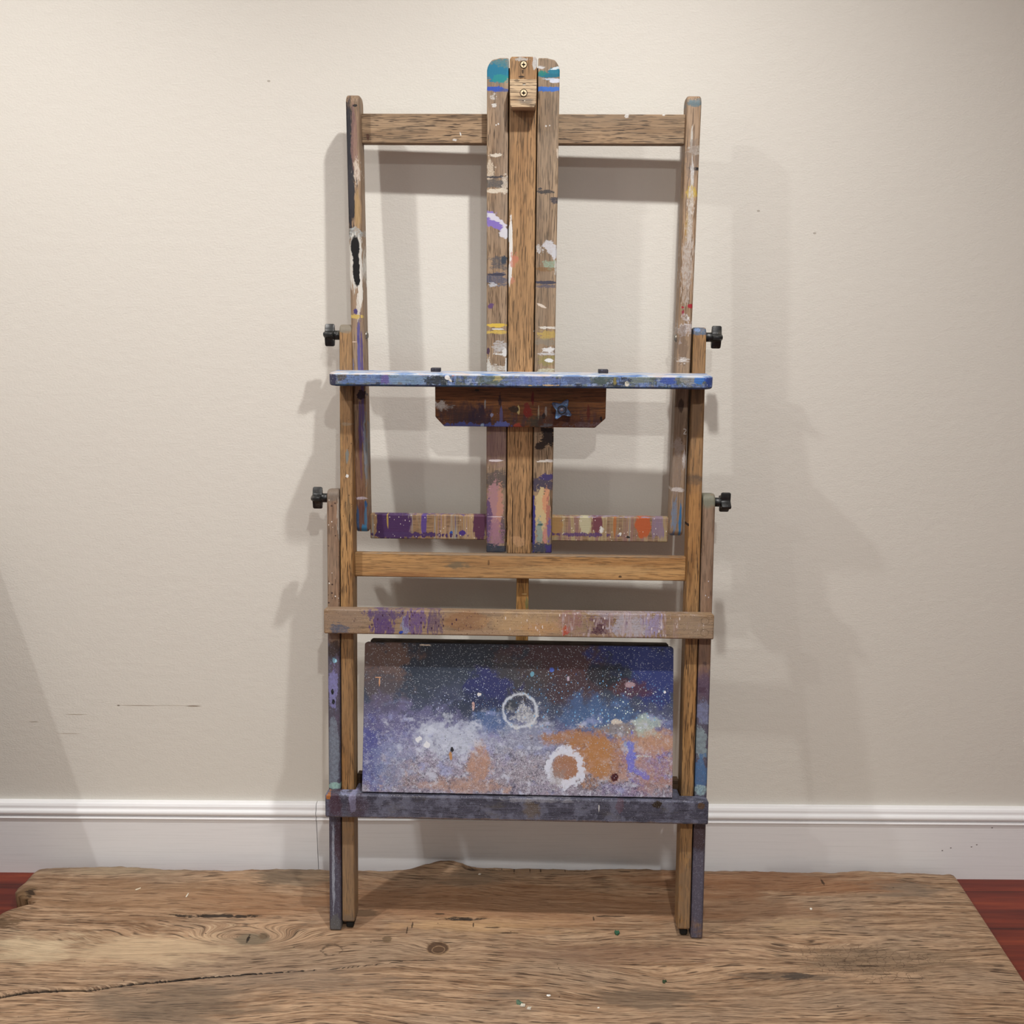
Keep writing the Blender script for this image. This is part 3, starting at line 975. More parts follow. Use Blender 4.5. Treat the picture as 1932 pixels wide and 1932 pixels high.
# --- upper frame -----------------------------------------------------------------
for side in (-1, 1):
    p = Paint('upper_rail_wood', FC, 0, 'z', (182, 150, 118), (146, 114, 84), (84, 60, 42), 14 + side, (160, 140, 120), .5)
    V = (220, 60, 34)
    if side < 0:
        p.ks([(658, 315, 10, 135, (44, 42, 50), dict(rough=.8, ns=V, dry=.25)), (656, 310, 5, 130, (36, 36, 44), dict(rough=.7, ns=V)), (661, 380, 9, 60, (40, 39, 46), dict(rough=.9, ns=V, dry=.2)), (660, 230, 8, 36, (44, 42, 48), dict(rough=.9, ns=V, dry=.25)), (660, 280, 6, 60, (38, 38, 46), dict(rough=.9, ns=V, dry=.3)), (668, 262, 6, 60, (150, 112, 104), dict(rough=.9, ns=V, dry=.3, alpha=.7)),
              (672, 325, 7, 22, (206, 190, 174), dict(rough=.9, dry=.5)), (670, 199, 4, 2.4, (40, 36, 34)), (658, 355, 12, 36, (52, 50, 56), dict(rough=.9, ns=V, dry=.35)), (675, 400, 5, 38, (186, 152, 96), dict(alpha=.6, soft=.4)),
              (671, 440, 14, 9, (168, 172, 170), dict(rough=.9, dry=.5)), (671, 495, 15, 52, (216, 214, 206), dict(rough=.5, ns=V, dry=.25)), (680, 545, 4, 34, (226, 222, 212), dict(rough=.5, ns=V)), (676, 580, 4, 24, (222, 216, 206), dict(rough=.7, dry=.3)),
              (670, 466, 8.5, 20, (14, 14, 16), dict(rough=.18, ns=90)), (672, 505, 6.5, 34, (14, 14, 16), dict(rough=.25, ns=90)), (674, 525, 5, 14, (14, 14, 16), dict(rough=.3, ns=90)),
              (672, 597, 10, 4, (214, 184, 92), dict(rough=.8, dry=.2)), (671, 588, 3.5, 5, (78, 66, 124)), (677, 660, 3, 60, (96, 90, 150), dict(rough=.5, ns=V)), (676, 640, 2.5, 8, (84, 78, 140)), (668, 645, 5, .9, (226, 200, 180)),
              (664, 690, 4, 16, (156, 156, 196), dict(dry=.3)), (684, 740, 3, 120, (96, 78, 124), dict(rough=.6, ns=V)), (682, 745, 7, 9, (52, 36, 50), dict(rough=.7)), (680, 830, 3, 70, (102, 80, 128), dict(rough=.5, ns=V)), (689, 850, 3, 60, (130, 140, 150), dict(rough=.9, dry=.4, ns=V)),
              (678, 905, 9, 70, (150, 104, 82), dict(rough=.9, ns=V, alpha=.6, dry=.2)), (681, 940, 10, 2.6, (220, 208, 222), dict(dry=.3)), (685, 985, 12, 40, (112, 68, 70), dict(alpha=.7, rough=.6, ns=V)), (690, 953, 3, 8, (52, 96, 150)),
              (690, 978, 2.5, 26, (84, 128, 166), dict(rough=.5, ns=V)), (687, 1010, 5.5, 22, (66, 146, 200), dict(rough=.25)), (675, 985, 3, 30, (70, 96, 140), dict(rough=.6, ns=V)), (688, 1030, 18, 7, (52, 42, 44), dict(soft=.5, rough=.3)), (698, 990, 3, 36, (176, 136, 92), dict(rough=.6, ns=V, alpha=.8))])
    else:
        p.ks([(1312, 194, 16, 7, (92, 118, 128), dict(rough=.7, soft=.3, dry=.2)), (1305, 262, 2, 26, (200, 196, 188), dict(rough=.5, dry=.3)), (1312, 282, 16, 8, (186, 176, 164), dict(rough=.9, dry=.4)), (1309, 318, 12, 3, (46, 42, 44), dict(rough=.9)),
              (1306, 300, 14, 36, (128, 112, 102), dict(rough=.8, alpha=.6, dry=.3)), (1306, 330, 3, 34, (206, 204, 202), dict(rough=.8, ns=V, dry=.3)), (1304, 362, 12, 13, (200, 168, 66), dict(rough=.8, dry=.3)), (1302, 410, 6, 60, (206, 198, 188), dict(rough=1., ns=V, dry=.45)),
              (1295, 430, 3, 30, (190, 150, 70), dict(rough=.9, dry=.4, alpha=.7)), (1297, 500, 10, 70, (196, 186, 178), dict(rough=1., ns=V, dry=.5, alpha=.8)), (1301, 578, 5, 4, (176, 40, 52), dict(rough=.7)), (1288, 580, 3, 2, (176, 44, 56)), (1289, 590, 2.4, 5, (160, 50, 70), dict(rough=.8)),
              (1292, 622, 12, 22, (208, 200, 200), dict(rough=1.1, dry=.5)), (1288, 650, 10, 40, (120, 98, 82), dict(rough=.8, alpha=.6)), (1288, 680, 10, 5, (220, 214, 210), dict(rough=1.1, dry=.5)), (1299, 600, 2, 2.5, WH), (1285, 765, 5, 14, (56, 40, 32), dict(rough=.3)),
              (1280, 800, 14, 60, (96, 74, 58), dict(soft=.5, alpha=.5)), (1279, 845, 10, 12, (176, 166, 160), dict(rough=1., dry=.5, alpha=.7)), (1291, 868, 3, 18, (210, 206, 206), dict(rough=.9, dry=.4)), (1276, 880, 12, 50, (150, 134, 124), dict(rough=.8, dry=.4, alpha=.6)), (1291.5, 809.6, 2.6, .8, WH, dict(rough=0)), (1294.2, 811.8, .8, 2., WH, dict(rough=0)), (1292, 815.4, .8, 3.4, WH, dict(rough=0, rot=.65)), (1292.4, 818.8, 3.4, .8, WH, dict(rough=0)), (1278, 924, 13, 4, (210, 202, 198), dict(rough=.7, dry=.3)),
              (1272, 975, 5, 34, (120, 136, 160), dict(rough=.9, ns=V, dry=.3)), (1283, 985, 2.5, 36, (60, 116, 168), dict(rough=.4, ns=V)), (1269, 1015, 4, 14, (84, 110, 150), dict(rough=.8, dry=.3)), (1274, 1034, 18, 6, (52, 46, 50), dict(soft=.5))])
    x0, x1 = (-.320, -.2955) if side < 0 else (.2885, .314)
    ob = to_obj('upper_rail', rounded_leg(x0, x1, DEP, -.377, .424, .015, .013), p.done(), easel, BC, bevel=.004, seg=3)
    bm = bmesh.new()
    sx = 1 if side < 0 else -1
    lathe(bm, [(0, .0045), (.004, .0042), (.0065, .0028), (.0078, .0005), (.0078, 0), (0, 0)], (x1 if side < 0 else x0, .022, 0), (sx, 0, 0), 20)
    mm = Mat('bolt_steel', .35, .5, 1.)
    to_obj('bolt_head', bm, mm.done((150, 146, 140)), ob, smooth=True)

p = Paint('top_crossbar_wood', FC, .02, 'x', (186, 154, 118), (150, 118, 86), (76, 56, 40), 17, (160, 138, 112), .4, .75)
p.ks([(869, 253, 1.2, 4, WH, dict(rot=-.3)), (858, 264, 4, 2, WH, dict(dry=.3)), (1182, 219, 4, 4, WH, dict(dry=.4, rot=.5)), (1252, 217, 3, 1.4, WH), (694, 258, 3, 6, (90, 56, 44), dict(dry=.3))])
bm = bmesh.new()
box(bm, -.296, .289, .020, .040, .344, .395)
to_obj('top_crossbar', bm, p.done(), easel, BC, bevel=.0015)

p = Paint('painted_crossbar_wood', FC, .022, 'x', (168, 134, 98), (144, 110, 78), (92, 66, 46), 18, (140, 116, 104), .4, .5)
ST1 = [(.25, (70, 42, 86)), (.36, (128, 100, 120)), (.44, (166, 142, 110)), (.52, (140, 106, 72)), (.6, (150, 150, 142)), (.66, (86, 60, 104)), (.76, (116, 70, 66)), (.9, (180, 172, 156))]
p.drips(120, 3, ST1, .9, p.zone(810, 988, 120, 60, boxy=1., rough=.1, soft=.1), .40, .50, 1.)
ST2 = [(.25, (96, 74, 110)), (.36, (148, 124, 92)), (.46, (164, 150, 116)), (.54, (128, 92, 96)), (.62, (166, 142, 110)), (.72, (126, 130, 140)), (.85, (104, 62, 72))]
p.drips(95, 3, ST2, .8, p.zone(1150, 990, 120, 60, boxy=1., rough=.1, soft=.1), .40, .5, 2.)
p.ks([(740, 988, 34, 40, (74, 44, 92), dict(rough=.5, ns=(120, 60, 20), soft=.1)), (800, 985, 5, 26, (90, 66, 140), dict(rough=.5, ns=(160, 60, 20))), (905, 990, 14, 30, (90, 48, 74), dict(rough=.6, ns=(150, 60, 20))),
      (731, 980, 1.5, 18, (176, 146, 70)), (1127, 988, 10, 24, (118, 66, 76), dict(rough=.5, ns=(120, 60, 20))), (1104, 988, 10, 24, (188, 180, 146), dict(rough=.5, ns=(120, 60, 20))), (1214, 992, 14, 24, (190, 92, 50), dict(rough=.35, ns=(140, 60, 40))),
      (1160, 992, 3, 22, (176, 110, 62)), (1242, 990, 10, 26, (140, 118, 140), dict(rough=.8, dry=.2, ns=(150, 60, 20))), (1049, 992, 14, 20, (180, 136, 76), dict(rough=.5, alpha=.8)), (1135, 1000, 4, 5, WH, dict(dry=.3, rough=.8)), (1170, 1008, 3, 3, WH), (1185, 1014, 4, 2, (40, 36, 36)),
      (851, 1006, 3, 4, (40, 84, 170)), (872, 1006, 6, 5, (72, 48, 130)), (765, 1009, 90, 4, (74, 48, 96), dict(rough=1.2, ns=(120, 60, 60))), (1090, 1009, 60, 3, (90, 60, 110), dict(rough=1.2, ns=(120, 60, 60), dry=.2)), (810, 967, 120, 4.5, (92, 72, 128), dict(rough=.8, dry=.15)), (1150, 972, 120, 4, (150, 138, 162), dict(rough=.9, dry=.4))])
p.specks(330, .22, .2, (222, 216, 206), .8, None, 1., (1, 1, .5))
bm = bmesh.new()
box(bm, -.296, .289, .024, .044, -.394, -.345)
to_obj('bottom_crossbar', bm, p.done(), easel, BC, bevel=.002)


# --- mast: two strips with a sliding batten between ---------------------------------
def strip(side):
    o, i = (-.0665, -.0285) if side < 0 else (.0615, .0235)
    s = -1 if side < 0 else 1
    zt, zb, r = .4815, -.4155, .015
    pr = [(i, zb), (o, zb), (o, zt - r * 1.35)]
    cxx = o - s * r * 1.25
    pr += [(o - s * .0012, zt - r * 1.0), (o - s * .004, zt - r * .62), (o - s * .009, zt - r * .22), (cxx, zt - .0012), (cxx - s * .004, zt), (i, zt)]
    bm = bmesh.new()
    prism(bm, pr, 'y', 0, .0205)
    return bm


H = (60, 60, 320)
W2 = (90, 60, 180)
p = Paint('mast_strip_wood', FM, 0, 'z', (184, 154, 122), (146, 116, 88), (78, 58, 42), 21, (160, 142, 124), .5, .65)
p.ks([(938, 136, 26, 20, (24, 122, 158), dict(rough=.45, ns=W2)), (945, 148, 16, 8, (32, 146, 146), dict(rough=.7, ns=W2, dry=.3)), (948, 118, 18, 8, (80, 130, 140), dict(rough=1., dry=.5)), (935, 168, 18, 5, (48, 84, 190), dict(rough=.5, ns=W2)), (952, 170, 10, 3, (66, 84, 150), dict(rough=.6, dry=.3)),
      (931, 184, 6, 6, (200, 196, 190), dict(rough=1., dry=.5)), (932, 199, 4, 3, WH, dict(rough=1., dry=.4)), (940, 234, 1.5, 1.5, WH), (936, 236, 1.2, 1.5, WH), (933, 293, 14, 3.5, (222, 212, 196), dict(rough=.9, ns=H, dry=.2)), (925, 322, 8, 18, (206, 190, 168), dict(rough=1., dry=.45)),
      (938, 334, 20, 2.5, (70, 66, 70), dict(rough=.9, ns=H)), (936, 346, 18, 9, (96, 92, 90), dict(rough=.9, ns=H, dry=.25)), (940, 360, 20, 5, (222, 210, 190), dict(rough=.9, ns=H, dry=.2)), (953, 345, 6, 16, (206, 194, 178), dict(rough=1., dry=.5)),
      (924, 412, 14, 14, (140, 122, 206), dict(rough=.6, dry=.15)), (938, 418, 24, 8, (214, 212, 228), dict(rough=.4, rot=.6)), (935, 424, 20, 7, (134, 112, 200), dict(rough=.6, rot=.5)), (952, 440, 10, 10, (216, 216, 226), dict(rough=.5, rot=.7)), (940, 495, 16, 12, (76, 82, 92), dict(rough=1., dry=.4, alpha=.8)), (951, 490, 5, 8, (60, 70, 84), dict(rough=.9)),
      (936, 528, 22, 12, (86, 92, 116), dict(rough=.8, ns=H, dry=.35, alpha=.9)), (930, 537, 8, 4, (196, 200, 210), dict(rough=.9, dry=.4)), (938, 518, 20, 2, (66, 66, 84), dict(rough=.8, ns=H)), (926, 577, 6, 4, (104, 76, 120), dict(rough=.6, rot=-.8)), (937, 614, 22, 3.5, (226, 190, 72), dict(rough=.6, ns=H)), (938, 626, 22, 4, (220, 186, 84), dict(rough=1., ns=H, dry=.4)),
      (940, 621, 14, 1.4, WH, dict(rough=.6, ns=H)), (945, 655, 14, 10, (186, 182, 180), dict(rough=1., dry=.5)), (952, 665, 5, 8, WH, dict(rough=.9, dry=.2)), (945, 668, 14, 2, WH, dict(rough=.9, dry=.3)), (938, 696, 22, 8, (206, 198, 186), dict(rough=1., dry=.5)), (922, 690, 4, 14, (212, 206, 196), dict(rough=.9, dry=.4)), (955, 690, 2, 14, WH, dict(rough=.6)), (921, 663, 3, 6, (80, 56, 76)),
      (935, 840, 26, 36, (138, 106, 112), dict(soft=.4, alpha=.6)), (936, 869, 14, 2, (226, 216, 220), dict(rough=.4)), (938, 905, 24, 16, (92, 84, 82), dict(rough=.7, soft=.3, alpha=.85)), (934, 960, 16, 52, (172, 128, 134), dict(rough=.5, ns=(160, 60, 30))), (943, 960, 6, 44, (196, 140, 112), dict(rough=.8, ns=(200, 60, 24), dry=.2, alpha=.8)),
      (922, 990, 6, 46, (104, 78, 116), dict(rough=.7, ns=(160, 60, 30))), (948, 1000, 5, 26, (96, 84, 92), dict(rough=.8, dry=.2)), (934, 1010, 14, 26, (156, 110, 134), dict(rough=.9, ns=(160, 60, 30), dry=.2, alpha=.8)), (930, 1036, 26, 9, (56, 62, 76), dict(rough=.8, dry=.1)), (935, 975, 14, .8, (222, 206, 214))])
p.specks(300, .16, .15, (224, 216, 206), .8, p.zone(936, 950, 30, 90, soft=.3, rough=.2), 1.)
to_obj('mast_strip', strip(-1), p.done(), easel, BM, bevel=.002)

p = Paint('mast_strip_wood', FM, 0, 'z', (188, 158, 124), (150, 120, 90), (80, 60, 42), 23, (162, 144, 124), .45, .65)
p.ks([(1036, 142, 24, 5, (20, 112, 140), dict(rough=.5, ns=W2)), (1045, 134, 14, 5, (24, 122, 150), dict(rough=.6, ns=W2)), (1024, 138, 10, 5, (30, 132, 122), dict(rough=.8, ns=W2, dry=.3)), (1048, 129, 10, 2.4, (206, 222, 232), dict(rough=.7, rot=-.2)), (1021, 127, 6, 2.6, (206, 206, 208), dict(rough=.8)), (1047, 152, 10, 4.5, (212, 216, 232), dict(rough=.4)), (1036, 149, 10, 2, (190, 206, 226), dict(rough=.8, dry=.3)),
      (1036, 168, 24, 4.5, (58, 112, 206), dict(rough=.45, ns=(160, 60, 120), boxy=.7)), (1030, 238, 1.4, 1.8, WH), (1037, 237, 1.2, 1.4, WH), (1052, 290, 2.5, 8, (212, 196, 176), dict(rough=.8)), (1030, 362, 14, 4, (72, 68, 68), dict(rough=.8, dry=.15)), (1046, 378, 8, 6, (70, 68, 76), dict(rough=1., dry=.2)), (1019, 356, 4, 2, (76, 72, 72)),
      (1038, 466, 14, 10, (206, 206, 212), dict(rough=.7, rot=.6, dry=.15)), (1046, 478, 5, 10, (206, 208, 214), dict(rough=.8)), (1018, 470, 6, 8, (200, 198, 198), dict(rough=1., dry=.5)), (1038, 500, 14, 8, (150, 172, 150), dict(rough=1., dry=.5)), (1048, 505, 2, 14, (206, 206, 200), dict(rough=.8, dry=.3)), (1030, 508, 20, 4, (140, 98, 52), dict(alpha=.6, rough=.9)),
      (1030, 533, 22, 3, (74, 72, 88), dict(rough=.4, ns=H)), (1034, 540, 20, 3, (96, 92, 108), dict(rough=.9, dry=.4, ns=H)), (1022, 577, 9, 2.6, (226, 212, 196), dict(rough=.4, rot=.4)), (1036, 618, 16, 2.4, (226, 220, 210), dict(rough=.7, ns=H, dry=.2)), (1032, 632, 16, 9, (200, 170, 84), dict(rough=.9, dry=.3, alpha=.85)), (1030, 645, 18, 6, (140, 134, 120), dict(rough=.9, alpha=.6)),
      (1036, 660, 10, 5, (226, 224, 222), dict(rough=.7, dry=.1)), (1032, 668, 16, 2.2, (206, 204, 206), dict(rough=.8, dry=.3)), (1032, 680, 16, 9, (150, 140, 76), dict(rough=.9, dry=.3, alpha=.8)), (1035, 680, 8, 4, (230, 230, 228), dict(rough=.6)), (1032, 700, 18, 5, (200, 196, 170), dict(rough=1., dry=.5)),
      (1034, 826, 14, 14, (48, 38, 36), dict(rough=.9)), (1020, 840, 14, 7, (54, 42, 38), dict(rough=.7, rot=-.6)), (1036, 812, 14, 5, (44, 36, 36), dict(rough=.7)), (1028, 870, 16, 2, (220, 214, 206), dict(rough=.7)), (1036, 869, 8, 2.5, (222, 216, 210), dict(rough=.6)),
      (1022, 915, 22, 14, (78, 70, 88), dict(rough=.6, soft=.2)), (1032, 900, 14, 6, (70, 60, 112), dict(rough=.8)), (1022, 965, 14, 46, (206, 182, 134), dict(rough=.5, ns=(150, 60, 40))), (1030, 945, 6, 24, (214, 150, 112), dict(rough=.7, ns=(160, 60, 40), dry=.1)), (1034, 975, 4, 30, (176, 110, 96), dict(rough=.8, ns=(160, 60, 40), dry=.2)), (1006, 990, 4, 50, (66, 60, 132), dict(rough=.6, ns=(160, 60, 30))),
      (1036, 1000, 4, 20, (110, 90, 150), dict(rough=.9, dry=.2)), (1018, 1004, 6, 22, (140, 156, 146), dict(rough=.8, ns=(160, 60, 40), dry=.15)), (1019, 990, 5, 2, (70, 104, 100)), (1028, 1010, 4, 16, (196, 130, 120), dict(rough=.8, dry=.2)), (1022, 1034, 24, 9, (62, 64, 84), dict(rough=.8, dry=.1)), (1036, 1036, 8, 7, (66, 56, 120), dict(rough=.9))])
p.specks(300, .16, .12, (224, 216, 206), .8, p.zone(1022, 970, 30, 80, soft=.3, rough=.2), 1.)
to_obj('mast_strip', strip(1), p.done(), easel, BM, bevel=.002)

p = Paint('mast_slider_wood', FM, 0, 'z', (202, 154, 102), (164, 120, 76), (86, 60, 36), 25, (166, 134, 98), .35, .7)
p.ks([(964, 470, 3, 60, (232, 230, 226), dict(rough=.3, boxy=.3, ns=60)), (961, 440, 3, 16, WH, dict(rough=.4)), (961, 520, 2.5, 20, WH, dict(rough=.4)), (969, 490, 7, 12, (206, 120, 96), dict(rough=1., dry=.35, alpha=.85)), (966, 530, 4, 6, (206, 132, 110), dict(rough=1., dry=.4, alpha=.7)),
      (1010, 118, 5, 14, (196, 194, 192), dict(rough=.7, dry=.25)), (985, 112, 12, 3, (190, 188, 184), dict(rough=.9, dry=.4)), (986, 135, 1.6, 4, (70, 50, 34)), (978, 1020, 14, 10, (206, 160, 118), dict(rough=.8, dry=.3, alpha=.6)), (1008, 625, 1.5, 1.5, WH), (984, 145, 6, 2, (60, 44, 32), dict(rough=.2)),
      (967, 985, .9, 60, (74, 52, 34), dict(rough=.3)), (991, 985, .9, 60, (74, 52, 34), dict(rough=.3))])
bm = bmesh.new()
prism(bm, [(-.0265, -.417), (.0215, -.417), (.0215, .4795), (.0185, .4835), (-.0235, .4835), (-.0265, .4795)], 'y', -.0005, .0195)
box(bm, -.034, .029, .0212, .026, -.40, .47)
sl = to_obj('mast_slider', bm, p.done(), easel, BM, bevel=.0018)


def phillips(x, y0, z, parent):
    """countersunk brass-coloured screw with a cross recess, facing the viewer"""
    mm = Mat('brass_screw', .5, .5, .3)
    bm = bmesh.new()
    lathe(bm, [(0, -.0005), (.0050, -.0005), (.0054, -.0002), (.0054, .002)], (x, y0, z), (0, 1, 0), 24)
    s = to_obj('screw', bm, mm.done((226, 206, 170)), parent)
    return s


def recess(x, y0, z, parent):
    mm = Mat('screw_recess', .8, .1)
    bm = bmesh.new()
    box(bm, x - .0032, x + .0032, y0 - .0010, y0 + .001, z - .0008, z + .0008)
    box(bm, x - .0008, x + .0008, y0 - .0010, y0 + .001, z - .0032, z + .0032)
    box(bm, x - .0062, x - .0058, y0 - .0001, y0 + .001, z - .001, z + .001)
    return to_obj('screw_slot', bm, mm.done((26, 20, 16)), parent)


def screw_ring(x, y0, z, parent):
    mm = Mat('screw_gap', .8, .1)
    bm = bmesh.new()
    lathe(bm, [(.0055, -.0002), (.0066, -.0002), (.0066, .001), (.0055, .001), (.0055, -.0002)], (x, y0, z), (0, 1, 0), 24)
    return to_obj('screw_hole', bm, mm.done((34, 24, 16)), parent)


sx_, sz_ = FM.at(988, 122, 0)
phillips(sx_, -.0007, sz_, sl)
recess(sx_, -.0008, sz_, sl)
screw_ring(sx_, -.0006, sz_, sl)

p = Paint('clamp_block_wood', FM, -.032, 'x', (226, 196, 156), (196, 162, 122), (96, 72, 50), 27, (176, 158, 134), .4, .7)
p.ks([(975, 152, 5, 2.5, (110, 92, 72), dict(dry=.4)), (990, 190, 14, 5, (130, 118, 104), dict(soft=.4, alpha=.7)), (989, 159.5, 2.4, 1.2, (220, 214, 200)), (989, 158.2, 3, .9, (70, 50, 34)), (989, 190, 2.2, 1., (216, 206, 186)), (987, 190, 1.6, .9, (60, 44, 30))])
bm = bmesh.new()
prism(bm, [(-.0245, .3975), (-.0215, .394), (.0175, .394), (.0205, .3975), (.0215, .440), (-.0255, .440)], 'y', -.032, -.0007)
blk = to_obj('clamp_block', bm, p.done(), easel, BM, bevel=.0012)
sx_, sz_ = FM.at(988, 175.5, -.032)
phillips(sx_, -.0322, sz_, blk)
recess(sx_, -.0323, sz_, blk)
screw_ring(sx_, -.0321, sz_, blk)

# --- tray and its apron --------------------------------------------------------------
TF = -.075
p = Paint('tray_paint', FM, TF, 'x', (96, 104, 124), (70, 76, 92), (40, 42, 52), 31, rough=.5)
TS = [(.2, (40, 44, 60)), (.34, (64, 74, 112)), (.42, (112, 136, 176)), (.48, (88, 106, 158)), (.54, (62, 72, 80)), (.6, (118, 130, 124)), (.66, (56, 66, 98)), (.74, (136, 146, 160)), (.86, (74, 70, 66))]
p.drips(80, 26, TS, .95, None, .2, .3, 1.)
p.drips(150, 26, [(.3, (50, 56, 84)), (.45, (100, 126, 190)), (.55, (128, 150, 190)), (.65, (86, 94, 98)), (.8, (176, 186, 206))], .6, None, .46, .56, 3.)
p.film((44, 46, 52), (50, 60, 90), .52, .60, .85, None, 2.)
p.film((92, 100, 86), (34, 40, 70), .50, .58, .75, None, 8.)
p.film((120, 124, 132), (60, 50, 160), .52, .60, .7, None, 15.)
p.film((150, 164, 190), (90, 60, 120), .56, .64, .7, None, 11.)
p.film((160, 146, 110), (70, 60, 90), .62, .7, .7, None, 5.)
p.ks([(690, 716, 50, 9, (100, 130, 186), dict(rough=.9, dry=.4, alpha=.8)), (770, 716, 40, 10, (120, 152, 186), dict(rough=.8, dry=.25, alpha=.8)), (725, 716, 8, 10, (104, 96, 160), dict(rough=.8, ns=(160, 60, 50))), (825, 718, 24, 9, (52, 58, 66), dict(rough=.9, dry=.2)), (844, 712, 5, 4.5, (236, 236, 236), dict(rough=.3, rot=.7)), (849, 717, 5, 2, WH, dict(rot=.8, rough=.3)),
      (855, 708, 3, 2, (206, 120, 84)), (930, 716, 34, 9, (96, 110, 100), dict(rough=.9, dry=.3, alpha=.8)), (940, 714, 8, 5, (176, 164, 110), dict(rough=1., dry=.3)), (1010, 718, 50, 9, (104, 124, 186), dict(rough=.9, dry=.45, alpha=.85)), (1090, 717, 30, 8, (90, 108, 150), dict(rough=.9, dry=.3)), (1135, 716, 20, 9, (80, 96, 96), dict(rough=.9, dry=.3)), (1183, 724, 4, 5, (226, 220, 204), dict(rough=.4)),
      (1160, 720, 3, 7, (140, 130, 76)), (1210, 716, 24, 9, (120, 134, 128), dict(rough=1., dry=.35)), (1262, 716, 14, 9, (66, 92, 180), dict(rough=.8, dry=.2)), (1300, 716, 16, 9, (150, 152, 150), dict(rough=1., dry=.4)), (1320, 716, 10, 9, (58, 120, 206), dict(rough=.6, dry=.1)), (1340, 718, 10, 12, (46, 78, 170), dict(rough=.7, dry=.1)), (626, 714, 8, 12, (60, 62, 92), dict(rough=.7)), (645, 712, 8, 8, (92, 84, 80), dict(rough=.9, dry=.3)),
      (1040, 727, 14, 1.6, (206, 170, 120), dict(rough=.9)), (1000, 728, 4, 1.4, (212, 180, 120))])
p.specks(330, .26, .3, (206, 214, 226), .8, None, 1.)
p.specks(260, .24, .22, (30, 32, 40), .85, None, 2.)
# the flat top is caked in pale blue and white
zc = p.m.sep(p.m.co)[2]
topm = p.m.rng(zc, -.0672, -.0655)
pale = p.m.ramp(p.m.noise(p.m.vec(p.m.co, (22, 60, 1)), 1, 5, .6), [(.3, (60, 96, 160)), (.42, (110, 140, 184)), (.52, (190, 196, 204)), (.62, (196, 178, 170)), (.75, (150, 166, 190))])
p.c = p.m.mix(p.m.math('MULTIPLY', topm, .92), p.c, pale)
lowm = p.m.rng(zc, -.0832, -.0845)  # bottom bevel's shade painted in as darker paint tones
dk = p.m.ramp(p.m.noise(p.m.vec(p.m.co, (30, 30, 1)), 1, 4, .6), [(.3, (40, 40, 48)), (.45, (50, 60, 96)), (.6, (46, 84, 120)), (.75, (44, 36, 44))])
p.c = p.m.mix(p.m.math('MULTIPLY', lowm, .85), p.c, dk)
bm = bmesh.new()
xl, xr, yb_ = -.350, .3455, -.0004
pr = [(xl, yb_), (xl, TF + .014), (xl + .003, TF + .009), (xl + .0125, TF), (xr - .0125, TF), (xr - .003, TF + .009), (xr, TF + .014), (xr, yb_)]
prism(bm, pr, 'z', -.0875, -.0635)
tray = to_obj('tray', bm, p.done(.6, .0014), easel, BM, bevel=.0042, seg=3)
p = Paint('bracket_paint', FM, -.02, 'z', (70, 66, 78), (44, 44, 54), (30, 30, 36), 33)
p.specks(400, .3, .3, (110, 120, 150), .8, None, 1.)
for sx in (-1, 1):
    bm = bmesh.new()
    xa = -.1685 if sx < 0 else .1415
    box(bm, xa, xa + .018, -.030, -.012, -.0636, -.0565)
    to_obj('bracket', bm, p.m.m if sx > 0 else p.done(), tray, bevel=.0012)

